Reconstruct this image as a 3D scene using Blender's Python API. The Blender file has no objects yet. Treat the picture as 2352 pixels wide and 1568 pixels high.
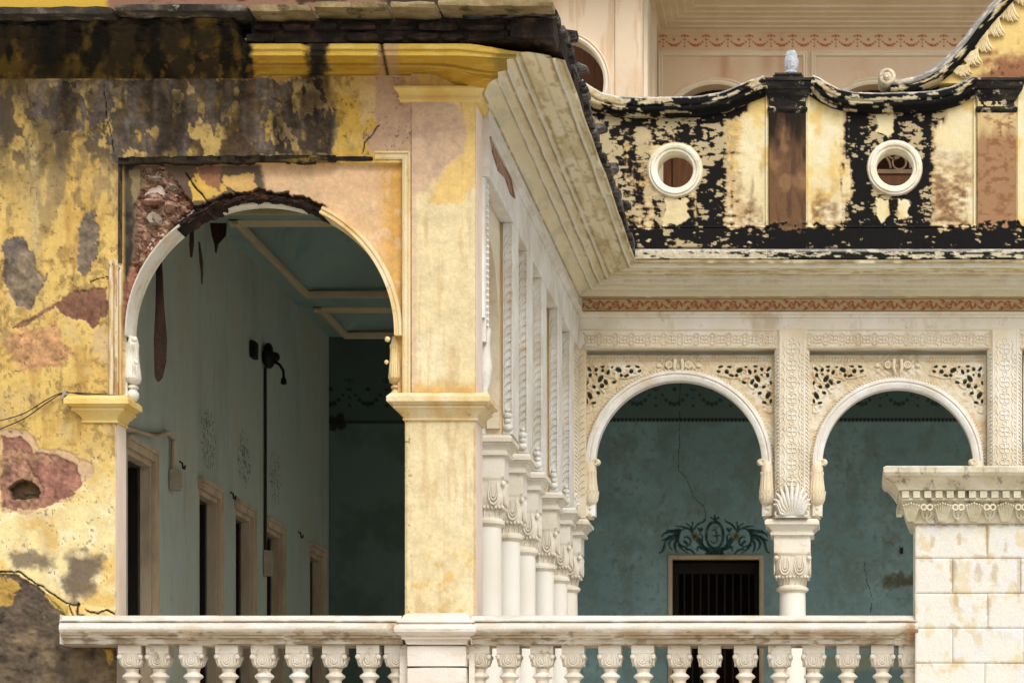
import bpy, math, random
import numpy as np
from mathutils import Vector
random.seed(7)
C = bpy.context.scene.collection
PI = math.pi
# ------------------------------------------------------------------ camera, sky, sun
F = 6300.0; VX = 1940.0; VY = 1962.0      # survey frame: lens constant and vanishing point of the side wing
cam_d = bpy.data.cameras.new('camera'); cam = bpy.data.objects.new('camera', cam_d); C.objects.link(cam)
cam.location = (0, 0, 0); cam.rotation_euler = (PI/2, 0, 0)
cam_d.sensor_width = 36; cam_d.lens = 36*F/2352
cam_d.shift_x = -(VX-1176)/2352; cam_d.shift_y = (VY-784)/2352
cam_d.clip_end = 1000; cam_d.clip_start = 0.5
sc = bpy.context.scene; sc.camera = cam
w = bpy.data.worlds.new('World'); sc.world = w; w.use_nodes = True
nt = w.node_tree; bg = nt.nodes['Background']
sky = nt.nodes.new('ShaderNodeTexSky'); sky.sky_type = 'NISHITA'; sky.sun_disc = False
SUN_EL, SUN_AZ = math.radians(48), math.radians(25)     # high veiled sun behind the camera, a little to the right
sky.sun_elevation = SUN_EL; sky.sun_rotation = PI-SUN_AZ
sky.air_density = 1.0; sky.dust_density = 4.0
hs = nt.nodes.new('ShaderNodeHueSaturation'); hs.inputs['Saturation'].default_value = 0.38
nt.links.new(sky.outputs[0], hs.inputs['Color']); nt.links.new(hs.outputs[0], bg.inputs[0])
bg.inputs[1].default_value = 0.15
sd = bpy.data.lights.new('sun', 'SUN'); sd.energy = 1.5; sd.angle = math.radians(26); sd.color = (1, .985, .96)
sun = bpy.data.objects.new('sun', sd); C.objects.link(sun)
sdir = Vector((math.sin(SUN_AZ)*math.cos(SUN_EL), -math.cos(SUN_AZ)*math.cos(SUN_EL), math.sin(SUN_EL)))
sun.rotation_euler = sdir.to_track_quat('Z', 'Y').to_euler()
sc.view_settings.view_transform = 'Standard'; sc.view_settings.look = 'None'
sc.view_settings.exposure = 0.22; sc.view_settings.gamma = 1; sc.view_settings.use_curve_mapping = False
sc.cycles.max_bounces = 8; sc.cycles.diffuse_bounces = 5
# ------------------------------------------------------------------ helpers
def PX(x, d): return (x-VX)*d/F
def PZ(y, d): return (VY-y)*d/F
def lin(c):
    c = np.asarray(c, float)/255.0
    return np.where(c <= .04045, c/12.92, ((c+.055)/1.055)**2.4)
class MB:
    def __init__(s): s.v = []; s.f = []
    def add(s, v, f):
        n = len(s.v); s.v += [tuple(p) for p in v]; s.f += [tuple(n+i for i in q) for q in f]; return s
    def box(s, x0, x1, y0, y1, z0, z1):
        return s.add([(x0,y0,z0),(x1,y0,z0),(x1,y1,z0),(x0,y1,z0),(x0,y0,z1),(x1,y0,z1),(x1,y1,z1),(x0,y1,z1)],
                     [(0,3,2,1),(4,5,6,7),(0,1,5,4),(1,2,6,5),(2,3,7,6),(3,0,4,7)])
    def prism(s, pts, y0, y1):          # outline in XZ extruded along Y
        n = len(pts); v = [(x,y0,z) for x,z in pts]+[(x,y1,z) for x,z in pts]
        return s.add(v, [tuple(range(n-1,-1,-1)), tuple(range(n,2*n))]+[(i,(i+1)%n,n+(i+1)%n,n+i) for i in range(n)])
    def lathe(s, prof, cx, cy, seg=16, sx=1, sy=1, a0=0, z0=0):
        v = []; n = len(prof)
        for r,z in prof:
            for k in range(seg):
                a = a0+2*PI*k/seg; v.append((cx+sx*r*math.cos(a), cy+sy*r*math.sin(a), z0+z))
        f = [(i*seg+k, i*seg+(k+1)%seg, (i+1)*seg+(k+1)%seg, (i+1)*seg+k) for i in range(n-1) for k in range(seg)]
        f += [tuple(range(seg-1,-1,-1)), tuple(range((n-1)*seg, n*seg))]
        return s.add(v, f)
    def square(s, prof, cx, cy, ch=0.0):   # stacked square rings (half width, z), optional chamfer share
        v = []; n = len(prof)
        for r,z in prof:
            c = r*ch
            if ch: q = [(r,-r+c),(r,r-c),(r-c,r),(-r+c,r),(-r,r-c),(-r,-r+c),(-r+c,-r),(r-c,-r)]
            else: q = [(r,-r),(r,r),(-r,r),(-r,-r)]
            v += [(cx+a, cy+b, z) for a,b in q]
        m = 8 if ch else 4
        f = [(i*m+k, i*m+(k+1)%m, (i+1)*m+(k+1)%m, (i+1)*m+k) for i in range(n-1) for k in range(m)]
        f += [tuple(range(m-1,-1,-1)), tuple(range((n-1)*m, n*m))]
        return s.add(v, f)
    def tube(s, pts, r, seg=6, closed=False, flat=(1,1)):
        pts = [Vector(p) for p in pts]; n = len(pts); v = []
        if not isinstance(r, (list, tuple)): r = [r]*n
        for i,p in enumerate(pts):
            a = pts[(i-1)%n] if (closed or i > 0) else p; b = pts[(i+1)%n] if (closed or i < n-1) else p
            t = (b-a)
            t = t.normalized() if t.length > 1e-9 else Vector((0,0,1))
            u = Vector((0,1,0))-t*t.y
            u = u.normalized() if u.length > .1 else Vector((1,0,0))
            q = t.cross(u)
            for k in range(seg):
                c = 2*PI*k/seg; o = u*math.cos(c)*r[i]*flat[0]+q*math.sin(c)*r[i]*flat[1]; v.append(p+o)
        m = n if closed else n-1
        f = [(i*seg+k, i*seg+(k+1)%seg, ((i+1)%n)*seg+(k+1)%seg, ((i+1)%n)*seg+k) for i in range(m) for k in range(seg)]
        if not closed: f += [tuple(range(seg-1,-1,-1)), tuple(range((n-1)*seg, n*seg))]
        return s.add(v, f)
    def ball(s, x, y, z, r, sx=1, sy=1, sz=1, seg=8, rg=5):
        prof = [(max(.02*r, r*math.sin(PI*i/rg)), -sz*r*math.cos(PI*i/rg)) for i in range(rg+1)]
        return s.lathe(prof, x, y, seg, sx, sy, 0, z)
    def ring(s, x, y, z, R, r, n=12, seg=4, a0=0, a1=2*PI):
        full = abs(a1-a0-2*PI) < 1e-6
        m = n if full else n+1
        return s.tube([(x+R*math.cos(a0+(a1-a0)*i/n), y, z+R*math.sin(a0+(a1-a0)*i/n)) for i in range(m)], r, seg, full)
    def sweepXY(s, path, prof, caps=True):   # path of plan points; outward = left of travel reversed; prof = (p, z)
        n = len(path); v = []
        for i in range(n):
            def nrm(a, b):
                t = (Vector(b)-Vector(a)).normalized(); return Vector((t.y, -t.x))
            n0 = nrm(path[i-1], path[i]) if i > 0 else nrm(path[i], path[i+1])
            n1 = nrm(path[i], path[i+1]) if i < n-1 else n0
            m = (n0+n1)/(1+n0.dot(n1))
            for p,z in prof: v.append((path[i][0]+m.x*p, path[i][1]+m.y*p, z))
        k = len(prof); f = [(i*k+j, (i+1)*k+j, (i+1)*k+j+1, i*k+j+1) for i in range(n-1) for j in range(k-1)]
        if caps: f += [tuple(range(k)), tuple(range(n*k-1, (n-1)*k-1, -1))]
        return s.add(v, f)
    def sweepXZ(s, path, prof, closed=False):   # path in XZ, prof = (in-plane offset to the left, y)
        n = len(path); v = []
        for i in range(n):
            def nrm(a, b):
                t = (Vector(b)-Vector(a)).normalized(); return Vector((-t.y, t.x))
            a = path[(i-1)%n] if (closed or i > 0) else None; b = path[(i+1)%n] if (closed or i < n-1) else None
            n0 = nrm(a, path[i]) if a is not None else nrm(path[i], b)
            n1 = nrm(path[i], b) if b is not None else n0
            m = (n0+n1)/(1+n0.dot(n1))
            for p,y in prof: v.append((path[i][0]+m.x*p, y, path[i][1]+m.y*p))
        k = len(prof); mm = n if closed else n-1
        f = [(i*k+j, i*k+(j+1)%k, ((i+1)%n)*k+(j+1)%k, ((i+1)%n)*k+j) for i in range(mm) for j in range(k)]
        if not closed: f += [tuple(range(k-1,-1,-1)), tuple(range((n-1)*k, n*k))]
        return s.add(v, f)
def thing(name, label, cat, loc=(0,0,0), group=None):
    o = bpy.data.objects.new(name, None); C.objects.link(o); o.location = loc; o.empty_display_size = .1
    o['label'] = label; o['category'] = cat
    if group: o['group'] = group
    return o
def place(me, name, mat, parent=None, smooth=None, label=None):
    if mat: me.materials.append(mat)
    o = bpy.data.objects.new(name, me); C.objects.link(o)
    if smooth is not None:
        me.polygons.foreach_set('use_smooth', [True]*len(me.polygons)); me.set_sharp_from_angle(angle=math.radians(smooth))
    if parent is not None:
        o.parent = parent
        q = parent; t = Vector((0,0,0))
        while q is not None: t += Vector(q.location); q = q.parent
        o.location = -t
    if label: o['label'] = label
    return o
def part(name, mb, mat, parent=None, smooth=None, label=None):
    me = bpy.data.meshes.new(name); me.from_pydata(mb.v, [], mb.f); me.update()
    return place(me, name, mat, parent, smooth, label)
def structure(name, mb, mat):
    o = part(name, mb, mat); o['kind'] = 'structure'; return o
def again(o, parent, loc):      # copy of a part at another place (mesh shared)
    c = o.copy(); C.objects.link(c); c.parent = parent; c.location = loc; return c
def tree_copy(o, parent, loc=None):
    c = o.copy(); C.objects.link(c); c.parent = parent
    if loc is not None: c.location = loc
    for ch in o.children: tree_copy(ch, c)
    return c
# ---- noise in numpy
def _h(ix, iy, s):
    n = (ix.astype(np.int64)*374761393+iy.astype(np.int64)*668265263+s*1442695041) & 0xffffffff
    n = ((n ^ (n >> 13))*1274126177) & 0xffffffff
    n = (n ^ (n >> 16)) & 0xffffff
    return n/float(0xffffff)
def vn(x, y, s=0):
    ix = np.floor(x); iy = np.floor(y); fx = x-ix; fy = y-iy
    fx = fx*fx*(3-2*fx); fy = fy*fy*(3-2*fy)
    a = _h(ix,iy,s); b = _h(ix+1,iy,s); c = _h(ix,iy+1,s); d = _h(ix+1,iy+1,s)
    return (a+(b-a)*fx)*(1-fy)+(c+(d-c)*fx)*fy
def fbm(x, y, sx, sy=None, o=4, s=0):
    sy = sy or sx; t = 0; a = 1; n = 0
    for k in range(o):
        t = t+a*(vn(x/sx*2**k+17*k, y/sy*2**k+9*k, s+k)-.5)*2; n += a; a *= .55
    return t/n
def ss(a, b, x):
    t = np.clip((x-a)/(b-a), 0, 1); return t*t*(3-2*t)
def segd(x, y, pts, closed=False):
    d = np.full(x.shape, 1e9); n = len(pts)
    for i in range(n if closed else n-1):
        ax, ay = pts[i]; bx, by = pts[(i+1)%n]; dx, dy = bx-ax, by-ay; L = dx*dx+dy*dy+1e-9
        t = np.clip(((x-ax)*dx+(y-ay)*dy)/L, 0, 1)
        d = np.minimum(d, (x-ax-t*dx)**2+(y-ay-t*dy)**2)
    return np.sqrt(d)
def polyd(x, y, pts):      # signed distance, positive inside
    ins = np.zeros(x.shape, bool); n = len(pts)
    for i in range(n):
        ax, ay = pts[i]; bx, by = pts[(i+1)%n]
        if ay == by: continue
        ins ^= ((ay > y) != (by > y)) & (x < (bx-ax)*(y-ay)/(by-ay)+ax)
    d = segd(x, y, pts, True); return np.where(ins, d, -d)
def blot(x, y, pts, amp=8, sc=26, soft=1.2, s=1, sy=None):
    wx = fbm(x, y, sc, sy or sc, 5, s)*amp*2+fbm(x,y,6,6,3,s+70)*min(amp,6)*.7; wy = fbm(x, y, sc, sy or sc, 5, s+50)*amp*2+fbm(x,y,6,6,3,s+90)*min(amp,6)*.7
    return ss(-soft, soft, polyd(x+wx, y+wy, pts))
def lay(c, col, m):
    col = np.asarray(col, float)
    return c*(1-m[:,None])+col*m[:,None]
def rs(prof, n):
    P = np.array(prof); L = np.concatenate([[0], np.cumsum(np.sqrt((np.diff(P, axis=0)**2*np.array([1,9])).sum(1)))]); L /= L[-1]
    t = np.linspace(0,1,n); return np.stack([np.interp(t, L, P[:,0]), np.interp(t, L, P[:,1])], 1)
def attr_col(me, col):
    a = me.color_attributes.new('Col', 'FLOAT_COLOR', 'POINT')
    q = np.ones((len(col),4), np.float32); q[:,:3] = lin(np.clip(col, 0, 255))*.84; a.data.foreach_set('color', q.ravel())
def npmesh(name, V, Fq):
    me = bpy.data.meshes.new(name); V = np.asarray(V, np.float32); Fq = np.asarray(Fq, np.int32)
    me.vertices.add(len(V)); me.vertices.foreach_set('co', V.ravel())
    me.loops.add(Fq.size); me.loops.foreach_set('vertex_index', Fq.ravel())
    me.polygons.add(len(Fq)); me.polygons.foreach_set('loop_start', np.arange(0, Fq.size, 4, dtype=np.int32))
    me.polygons.foreach_set('loop_total', np.full(len(Fq), 4, np.int32))
    me.update(calc_edges=True); return me
def sheet(name, d, x0, x1, y0, y1, cell, mat, parent, sdf=None, color=None, height=None, skirt=.06, smooth=50):
    """wall facing in survey coordinates at depth d; sdf > 0 is solid; height in metres towards the viewer side"""
    nx = max(2, int((x1-x0)/cell)+1); ny = max(2, int((y1-y0)/cell)+1)
    gx = np.linspace(x0, x1, nx); gy = np.linspace(y0, y1, ny)
    X, Y = np.meshgrid(gx, gy); X = X.ravel(); Y = Y.ravel()
    i, j = np.meshgrid(np.arange(nx-1), np.arange(ny-1)); b = (j*nx+i).ravel()
    Q = np.stack([b, b+nx, b+nx+1, b+1], 1)
    if sdf is not None:
        cx = X[Q].mean(1); cy = Y[Q].mean(1); Q = Q[sdf(cx, cy) > 0]
        used = np.zeros(len(X), bool); used[Q.ravel()] = True
        ids = np.cumsum(used)-1; Q = ids[Q]; X = X[used]; Y = Y[used]
        for _ in range(2):
            g = sdf(X, Y); e = .5
            gxx = (sdf(X+e, Y)-sdf(X-e, Y)); gyy = (sdf(X, Y+e)-sdf(X, Y-e)); L = np.sqrt(gxx**2+gyy**2)+1e-6
            m = g < 0; t = np.clip(-g, 0, cell)
            X = np.where(m, X+gxx/L*t, X); Y = np.where(m, Y+gyy/L*t, Y)
    h = height(X, Y) if height is not None else np.zeros(len(X))
    V = np.stack([(X-VX)*d/F, d-h, (VY-Y)*d/F], 1)
    col = color(X, Y) if color is not None else None
    if skirt:
        E = np.concatenate([Q[:,[0,1]], Q[:,[1,2]], Q[:,[2,3]], Q[:,[3,0]]])
        key = np.sort(E, 1); kk = key[:,0].astype(np.int64)*len(X)+key[:,1]
        u, inv, cnt = np.unique(kk, return_inverse=True, return_counts=True)
        B = E[cnt[inv.ravel()] == 1]
        bv = np.unique(B); mp = np.zeros(len(X), np.int64); mp[bv] = np.arange(len(bv))+len(X)
        W = V[bv].copy(); W[:,1] = d+skirt
        V = np.concatenate([V, W]); Q = np.concatenate([Q, np.stack([B[:,1], B[:,0], mp[B[:,0]], mp[B[:,1]]], 1)])
        if col is not None: col = np.concatenate([col, col[bv]])
    me = npmesh(name, V, Q)
    if col is not None: attr_col(me, col)
    return place(me, name, mat, parent, smooth)
def gridmesh(name, P, col, mat, parent, smooth=50):
    a, b = P.shape[:2]; i, j = np.meshgrid(np.arange(b-1), np.arange(a-1)); k = (j*b+i).ravel()
    me = npmesh(name, P.reshape(-1,3), np.stack([k, k+b, k+b+1, k+1], 1))
    if col is not None: attr_col(me, col.reshape(-1,3))
    return place(me, name, mat, parent, smooth)
def rough_stone(x0, x1, y0, y1, z0, z1, amp, seed, n=4, nx=None):      # quarry-faced slab
    mb = MB(); rnd = random.Random(seed); nx = nx or max(2, int((x1-x0)/.12)); ny = max(2, int((y1-y0)/.15)); nz = 2
    idx = {}
    def vid(i, j, k):
        if (i,j,k) not in idx:
            e = amp; x = x0+(x1-x0)*i/nx; y = y0+(y1-y0)*j/ny; z = z0+(z1-z0)*k/nz
            ex = (i in (0,nx))+(j in (0,ny))+(k in (0,nz))
            sh = e*.6*max(0, ex-1)
            x += rnd.uniform(-e,e)*.5+(sh if i == 0 else -sh if i == nx else 0)
            y += rnd.uniform(-e,e)*1.2+(sh if j == 0 else -sh if j == ny else 0)
            z += rnd.uniform(-e,e)*.5+(sh if k == 0 else -sh if k == nz else 0)
            idx[(i,j,k)] = len(mb.v); mb.v.append((x,y,z))
        return idx[(i,j,k)]
    for a in range(nx):
        for b in range(ny):
            mb.f.append((vid(a,b,0), vid(a,b+1,0), vid(a+1,b+1,0), vid(a+1,b,0)))
            mb.f.append((vid(a,b,nz), vid(a+1,b,nz), vid(a+1,b+1,nz), vid(a,b+1,nz)))
        for k in range(nz):
            mb.f.append((vid(a,0,k), vid(a+1,0,k), vid(a+1,0,k+1), vid(a,0,k+1)))
            mb.f.append((vid(a,ny,k), vid(a,ny,k+1), vid(a+1,ny,k+1), vid(a+1,ny,k)))
    for b in range(ny):
        for k in range(nz):
            mb.f.append((vid(0,b,k), vid(0,b,k+1), vid(0,b+1,k+1), vid(0,b+1,k)))
            mb.f.append((vid(nx,b,k), vid(nx,b+1,k), vid(nx,b+1,k+1), vid(nx,b,k+1)))
    return mb
# ------------------------------------------------------------------ materials
def nodes_mat(name):
    m = bpy.data.materials.new(name); m.use_nodes = True; t = m.node_tree
    return m, t, t.nodes['Principled BSDF']
def M(name, cols, scale=2.0, stretch=(1,1,1), rough=.85, bump=.25, bs=35, streak=None, patch=None, contrast=.5, spec=.25):
    """mottled mineral surface. streak=(colour, amount, xscale, zscale, threshold); patch=(colour, amount, scale, threshold)"""
    m, t, bs_ = nodes_mat(name); N = t.nodes.new; L = t.links.new
    geo = N('ShaderNodeNewGeometry'); mp = N('ShaderNodeMapping'); mp.inputs['Scale'].default_value = stretch
    L(geo.outputs['Position'], mp.inputs['Vector'])
    n = N('ShaderNodeTexNoise'); n.inputs['Scale'].default_value = scale; n.inputs['Detail'].default_value = 8; n.inputs['Roughness'].default_value = .62
    L(mp.outputs[0], n.inputs['Vector'])
    r = N('ShaderNodeValToRGB'); r.color_ramp.elements.remove(r.color_ramp.elements[0])
    k = len(cols)
    for i,c in enumerate(cols):
        p = .5+(i/(k-1)-.5)*contrast if k > 1 else .5
        e = r.color_ramp.elements[0] if i == 0 else r.color_ramp.elements.new(p)
        e.position = p; e.color = (*(lin(c)*(.92 if sum(c) > 330 else 1)), 1)
    L(n.outputs['Fac'], r.inputs['Fac']); out = r.outputs['Color']
    def over(out, col, amt, noise_scale, st, thr, seedoff):
        mp2 = N('ShaderNodeMapping'); mp2.inputs['Scale'].default_value = st; mp2.inputs['Location'].default_value = (seedoff,)*3
        L(geo.outputs['Position'], mp2.inputs['Vector'])
        n2 = N('ShaderNodeTexNoise'); n2.inputs['Scale'].default_value = noise_scale; n2.inputs['Detail'].default_value = 9; n2.inputs['Roughness'].default_value = .68
        L(mp2.outputs[0], n2.inputs['Vector'])
        mr = N('ShaderNodeMapRange'); mr.inputs['From Min'].default_value = thr; mr.inputs['From Max'].default_value = thr+.10; mr.inputs['To Max'].default_value = amt
        L(n2.outputs['Fac'], mr.inputs['Value'])
        mx = N('ShaderNodeMix'); mx.data_type = 'RGBA'; mx.inputs['B'].default_value = (*lin(col), 1)
        L(mr.outputs[0], mx.inputs['Factor']); L(out, mx.inputs['A']); return mx.outputs['Result']
    if streak: out = over(out, streak[0], streak[1], 1.0, (streak[2],streak[2],streak[3]), streak[4], 3.1)
    if patch: out = over(out, patch[0], patch[1], patch[2], (1,1,1), patch[3], 8.7)
    L(out, bs_.inputs['Base Color']); bs_.inputs['Roughness'].default_value = rough; bs_.inputs['Specular IOR Level'].default_value = spec
    nb = N('ShaderNodeTexNoise'); nb.inputs['Scale'].default_value = bs; nb.inputs['Detail'].default_value = 6; L(geo.outputs['Position'], nb.inputs['Vector'])
    b = N('ShaderNodeBump'); b.inputs['Strength'].default_value = bump; b.inputs['Distance'].default_value = .02
    L(nb.outputs['Fac'], b.inputs['Height']); L(b.outputs[0], bs_.inputs['Normal']); return m
def MA(name, rough=.88, bump=.35, bs=60, vary=.25):      # colour from the mesh attribute, fine grain on top
    m, t, p = nodes_mat(name); N = t.nodes.new; L = t.links.new
    a = N('ShaderNodeAttribute'); a.attribute_name = 'Col'; geo = N('ShaderNodeNewGeometry')
    n = N('ShaderNodeTexNoise'); n.inputs['Scale'].default_value = bs; n.inputs['Detail'].default_value = 8; n.inputs['Roughness'].default_value = .7
    L(geo.outputs['Position'], n.inputs['Vector'])
    mr = N('ShaderNodeMapRange'); mr.inputs['From Min'].default_value = .3; mr.inputs['From Max'].default_value = .7
    mr.inputs['To Min'].default_value = 1-vary; mr.inputs['To Max'].default_value = 1+vary*.5
    L(n.outputs['Fac'], mr.inputs['Value'])
    v = N('ShaderNodeVectorMath'); v.operation = 'SCALE'; L(a.outputs['Color'], v.inputs[0]); L(mr.outputs[0], v.inputs['Scale'])
    L(v.outputs[0], p.inputs['Base Color']); p.inputs['Roughness'].default_value = rough; p.inputs['Specular IOR Level'].default_value = .2
    b = N('ShaderNodeBump'); b.inputs['Strength'].default_value = bump; b.inputs['Distance'].default_value = .015
    L(n.outputs['Fac'], b.inputs['Height']); L(b.outputs[0], p.inputs['Normal']); return m
m_attr = MA('weathered_paint', vary=.13, bump=.3); m_attr_fine = MA('fine_painted_plaster', bump=.15, vary=.09)
m_attr_rough = MA('crumbling_plaster', bump=.7, bs=45, vary=.35)
m_marble = M('old_marble', [(206,194,168),(228,220,202),(236,232,222)], 1.6, bump=.2, streak=((176,150,112),.55,2.2,.5,.55), patch=((170,150,118),.5,8,.6))
m_carved = M('carved_cream_marble', [(206,188,156),(224,210,180),(230,222,200)], 2.4, bump=.3, streak=((216,212,204),.6,1.6,.5,.55), patch=((198,160,122),.4,7,.6))
m_carved_white = M('carved_white_marble', [(206,198,182),(222,218,208),(236,234,230)], 2.4, bump=.35, contrast=.4, patch=((200,170,132),.55,6,.57), streak=((176,174,166),.4,8,2,.58))
m_shaft = M('smooth_white_shaft', [(222,212,190),(232,227,214),(238,236,230)], 1.2, bump=.05, contrast=.8)
m_beige = M('ochre_washed_plaster', [(222,190,138),(230,210,168),(226,200,150)], 1.5, (1,1,.4), bump=.15)
m_cornice = M('sooty_cornice_plaster', [(196,182,142),(228,218,184),(238,232,208)], 1.8, (1,1,1), bump=.25, streak=((150,122,76),.5,1.2,9,.57), patch=((190,194,178),.4,3,.6))
m_rail = M('rail_marble', [(196,180,158),(224,214,200),(238,232,224)], 1.5, (.8,1,2), bump=.3, streak=((120,100,70),.6,1.6,14,.57), patch=((205,208,206),.5,6,.58))
m_balus = M('baluster_marble', [(196,184,160),(222,214,198),(236,232,222)], 3.0, bump=.35, patch=((128,110,80),.65,7,.57), streak=((206,200,190),.6,6,2,.55))
m_pink = M('pale_pink_edge', [(222,196,170),(234,214,196),(240,226,210)], 3, (1,1,.5), bump=.2, patch=((206,160,100),.4,6,.62))
m_yellow = M('yellow_limewash', [(200,156,76),(224,192,112),(232,212,150)], 3, (1,1,.5), bump=.3, streak=((150,110,50),.4,8,1,.6))
m_trim = M('peeling_cream_trim', [(206,166,96),(222,200,150),(232,222,196)], 4, (1,1,.4), bump=.35, patch=((150,112,66),.6,9,.58))
m_trimwhite = M('peeling_white_trim', [(196,180,140),(228,222,206),(236,232,222)], 4, (1,1,.4), bump=.35, patch=((170,136,104),.7,8,.6))
m_teal = M('teal_gallery_plaster', [(98,118,112),(118,138,130),(130,148,136)], 1.1, bump=.15, patch=((96,92,66),.35,2,.6))
m_teal_left = M('faded_green_plaster', [(150,156,138),(172,182,170),(172,168,140)], .9, (1,1,.4), bump=.2, streak=((140,112,70),.4,2.5,.5,.6), patch=((124,124,106),.4,3,.62))
m_ceil = M('green_vault_plaster', [(112,138,132),(138,162,154),(150,164,148)], 1.3, bump=.15, patch=((70,72,54),.4,2.2,.6))
m_ceiltrim = M('dusty_ceiling_moulding', [(186,168,132),(206,190,156)], 3, bump=.2)
m_doortrim = M('painted_door_surround', [(150,128,104),(188,168,140),(202,186,160)], 3, (1,1,.4), bump=.3, patch=((128,140,132),.5,3,.62))
m_doorwood = M('dark_door_wood', [(14,10,8),(28,20,16)], 6, (4,4,.5), rough=.7, bump=.3)
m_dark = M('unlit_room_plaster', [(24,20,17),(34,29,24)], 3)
m_stoneblack = M('lichen_black_stone', [(26,24,22),(66,60,52),(150,142,126)], 5, bump=.6, contrast=.45, patch=((214,204,180),.7,6,.62))
m_slab = M('broken_roof_slab', [(84,72,46),(140,122,84),(176,160,128)], 4, bump=.6, patch=((46,38,26),.8,4,.55))
m_brick = M('sooty_brick', [(16,13,11),(40,31,25),(76,58,46)], 6, bump=.7, contrast=.4)
m_redstone = M('exposed_red_rubble', [(108,74,58),(158,122,102),(190,156,134)], 14, bump=.7)
m_greystone = M('grey_rubble_stone', [(130,118,100),(172,160,140)], 12, bump=.6)
m_slate = M('lifted_slate_edge', [(40,38,36),(96,92,86),(190,186,176)], 9, (1,3,1), bump=.6, contrast=.6, patch=((26,23,20),.95,5,.46))
m_peach = M('peach_upper_plaster', [(222,184,142),(232,202,164),(236,212,180)], .7, (1,1,.4), bump=.1, streak=((206,160,128),.45,1.5,.3,.6))
m_peachtrim = M('peach_trim', [(224,206,178),(238,226,202)], 2, (1,1,.4), bump=.15, streak=((176,140,104),.5,2,.6,.6))
m_blackmould = M('mould_black_coping', [(12,12,11),(30,28,24),(60,54,44)], 6, (.6,1,3), bump=.5, contrast=.3, patch=((222,206,170),.95,7,.585))
m_ceramic = M('chalk_white_marble_shard', [(150,152,156),(184,186,192),(206,206,210)], 7, bump=.7)
m_iron = M('rusty_dark_iron', [(24,18,15),(48,34,28)], 12, rough=.6, bump=.3)
m_black = M('dull_black_metal', [(10,10,10),(20,19,18)], 8, rough=.6, bump=.2)
m_switch = M('aged_ivory_plastic', [(150,140,116),(176,168,146)], 6, rough=.5, bump=.1)
m_bark = M('brown_torn_lath', [(26,18,13),(58,40,28)], 10, (2,2,.4), bump=.6)
m_tracery = M('dusty_fanlight_tracery', [(116,94,72),(146,122,96)], 4, bump=.2)
m_brownwood = M('brown_upper_door', [(86,56,38),(112,76,52)], 4, (5,5,.6), bump=.2)
m_ground = M('dusty_courtyard', [(178,170,156),(202,194,182)], .5, bump=.3)
m_terrace = M('worn_terrace_paving', [(204,198,186),(222,216,206)], .8, bump=.2)
m_wire = M('black_cable_rubber', [(16,15,16),(30,28,28)], 10, rough=.5, bump=.05)
# ------------------------------------------------------------------ common dimensions (metres; eye level is z = 0, court ground -1.6)
XC = -3.05; DF = 23.1; DW = 31.5; XL = -6.583; DB = 35.0; FL = 1.06
structure('ground', MB().add([(-150,-120,-1.6),(150,-120,-1.6),(150,180,-1.6),(-150,180,-1.6)], [(0,1,2,3)]), m_ground)
structure('terrace', MB().box(-3.0, 8.5, 22.5, 36, -1.59, FL), m_terrace)
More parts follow.
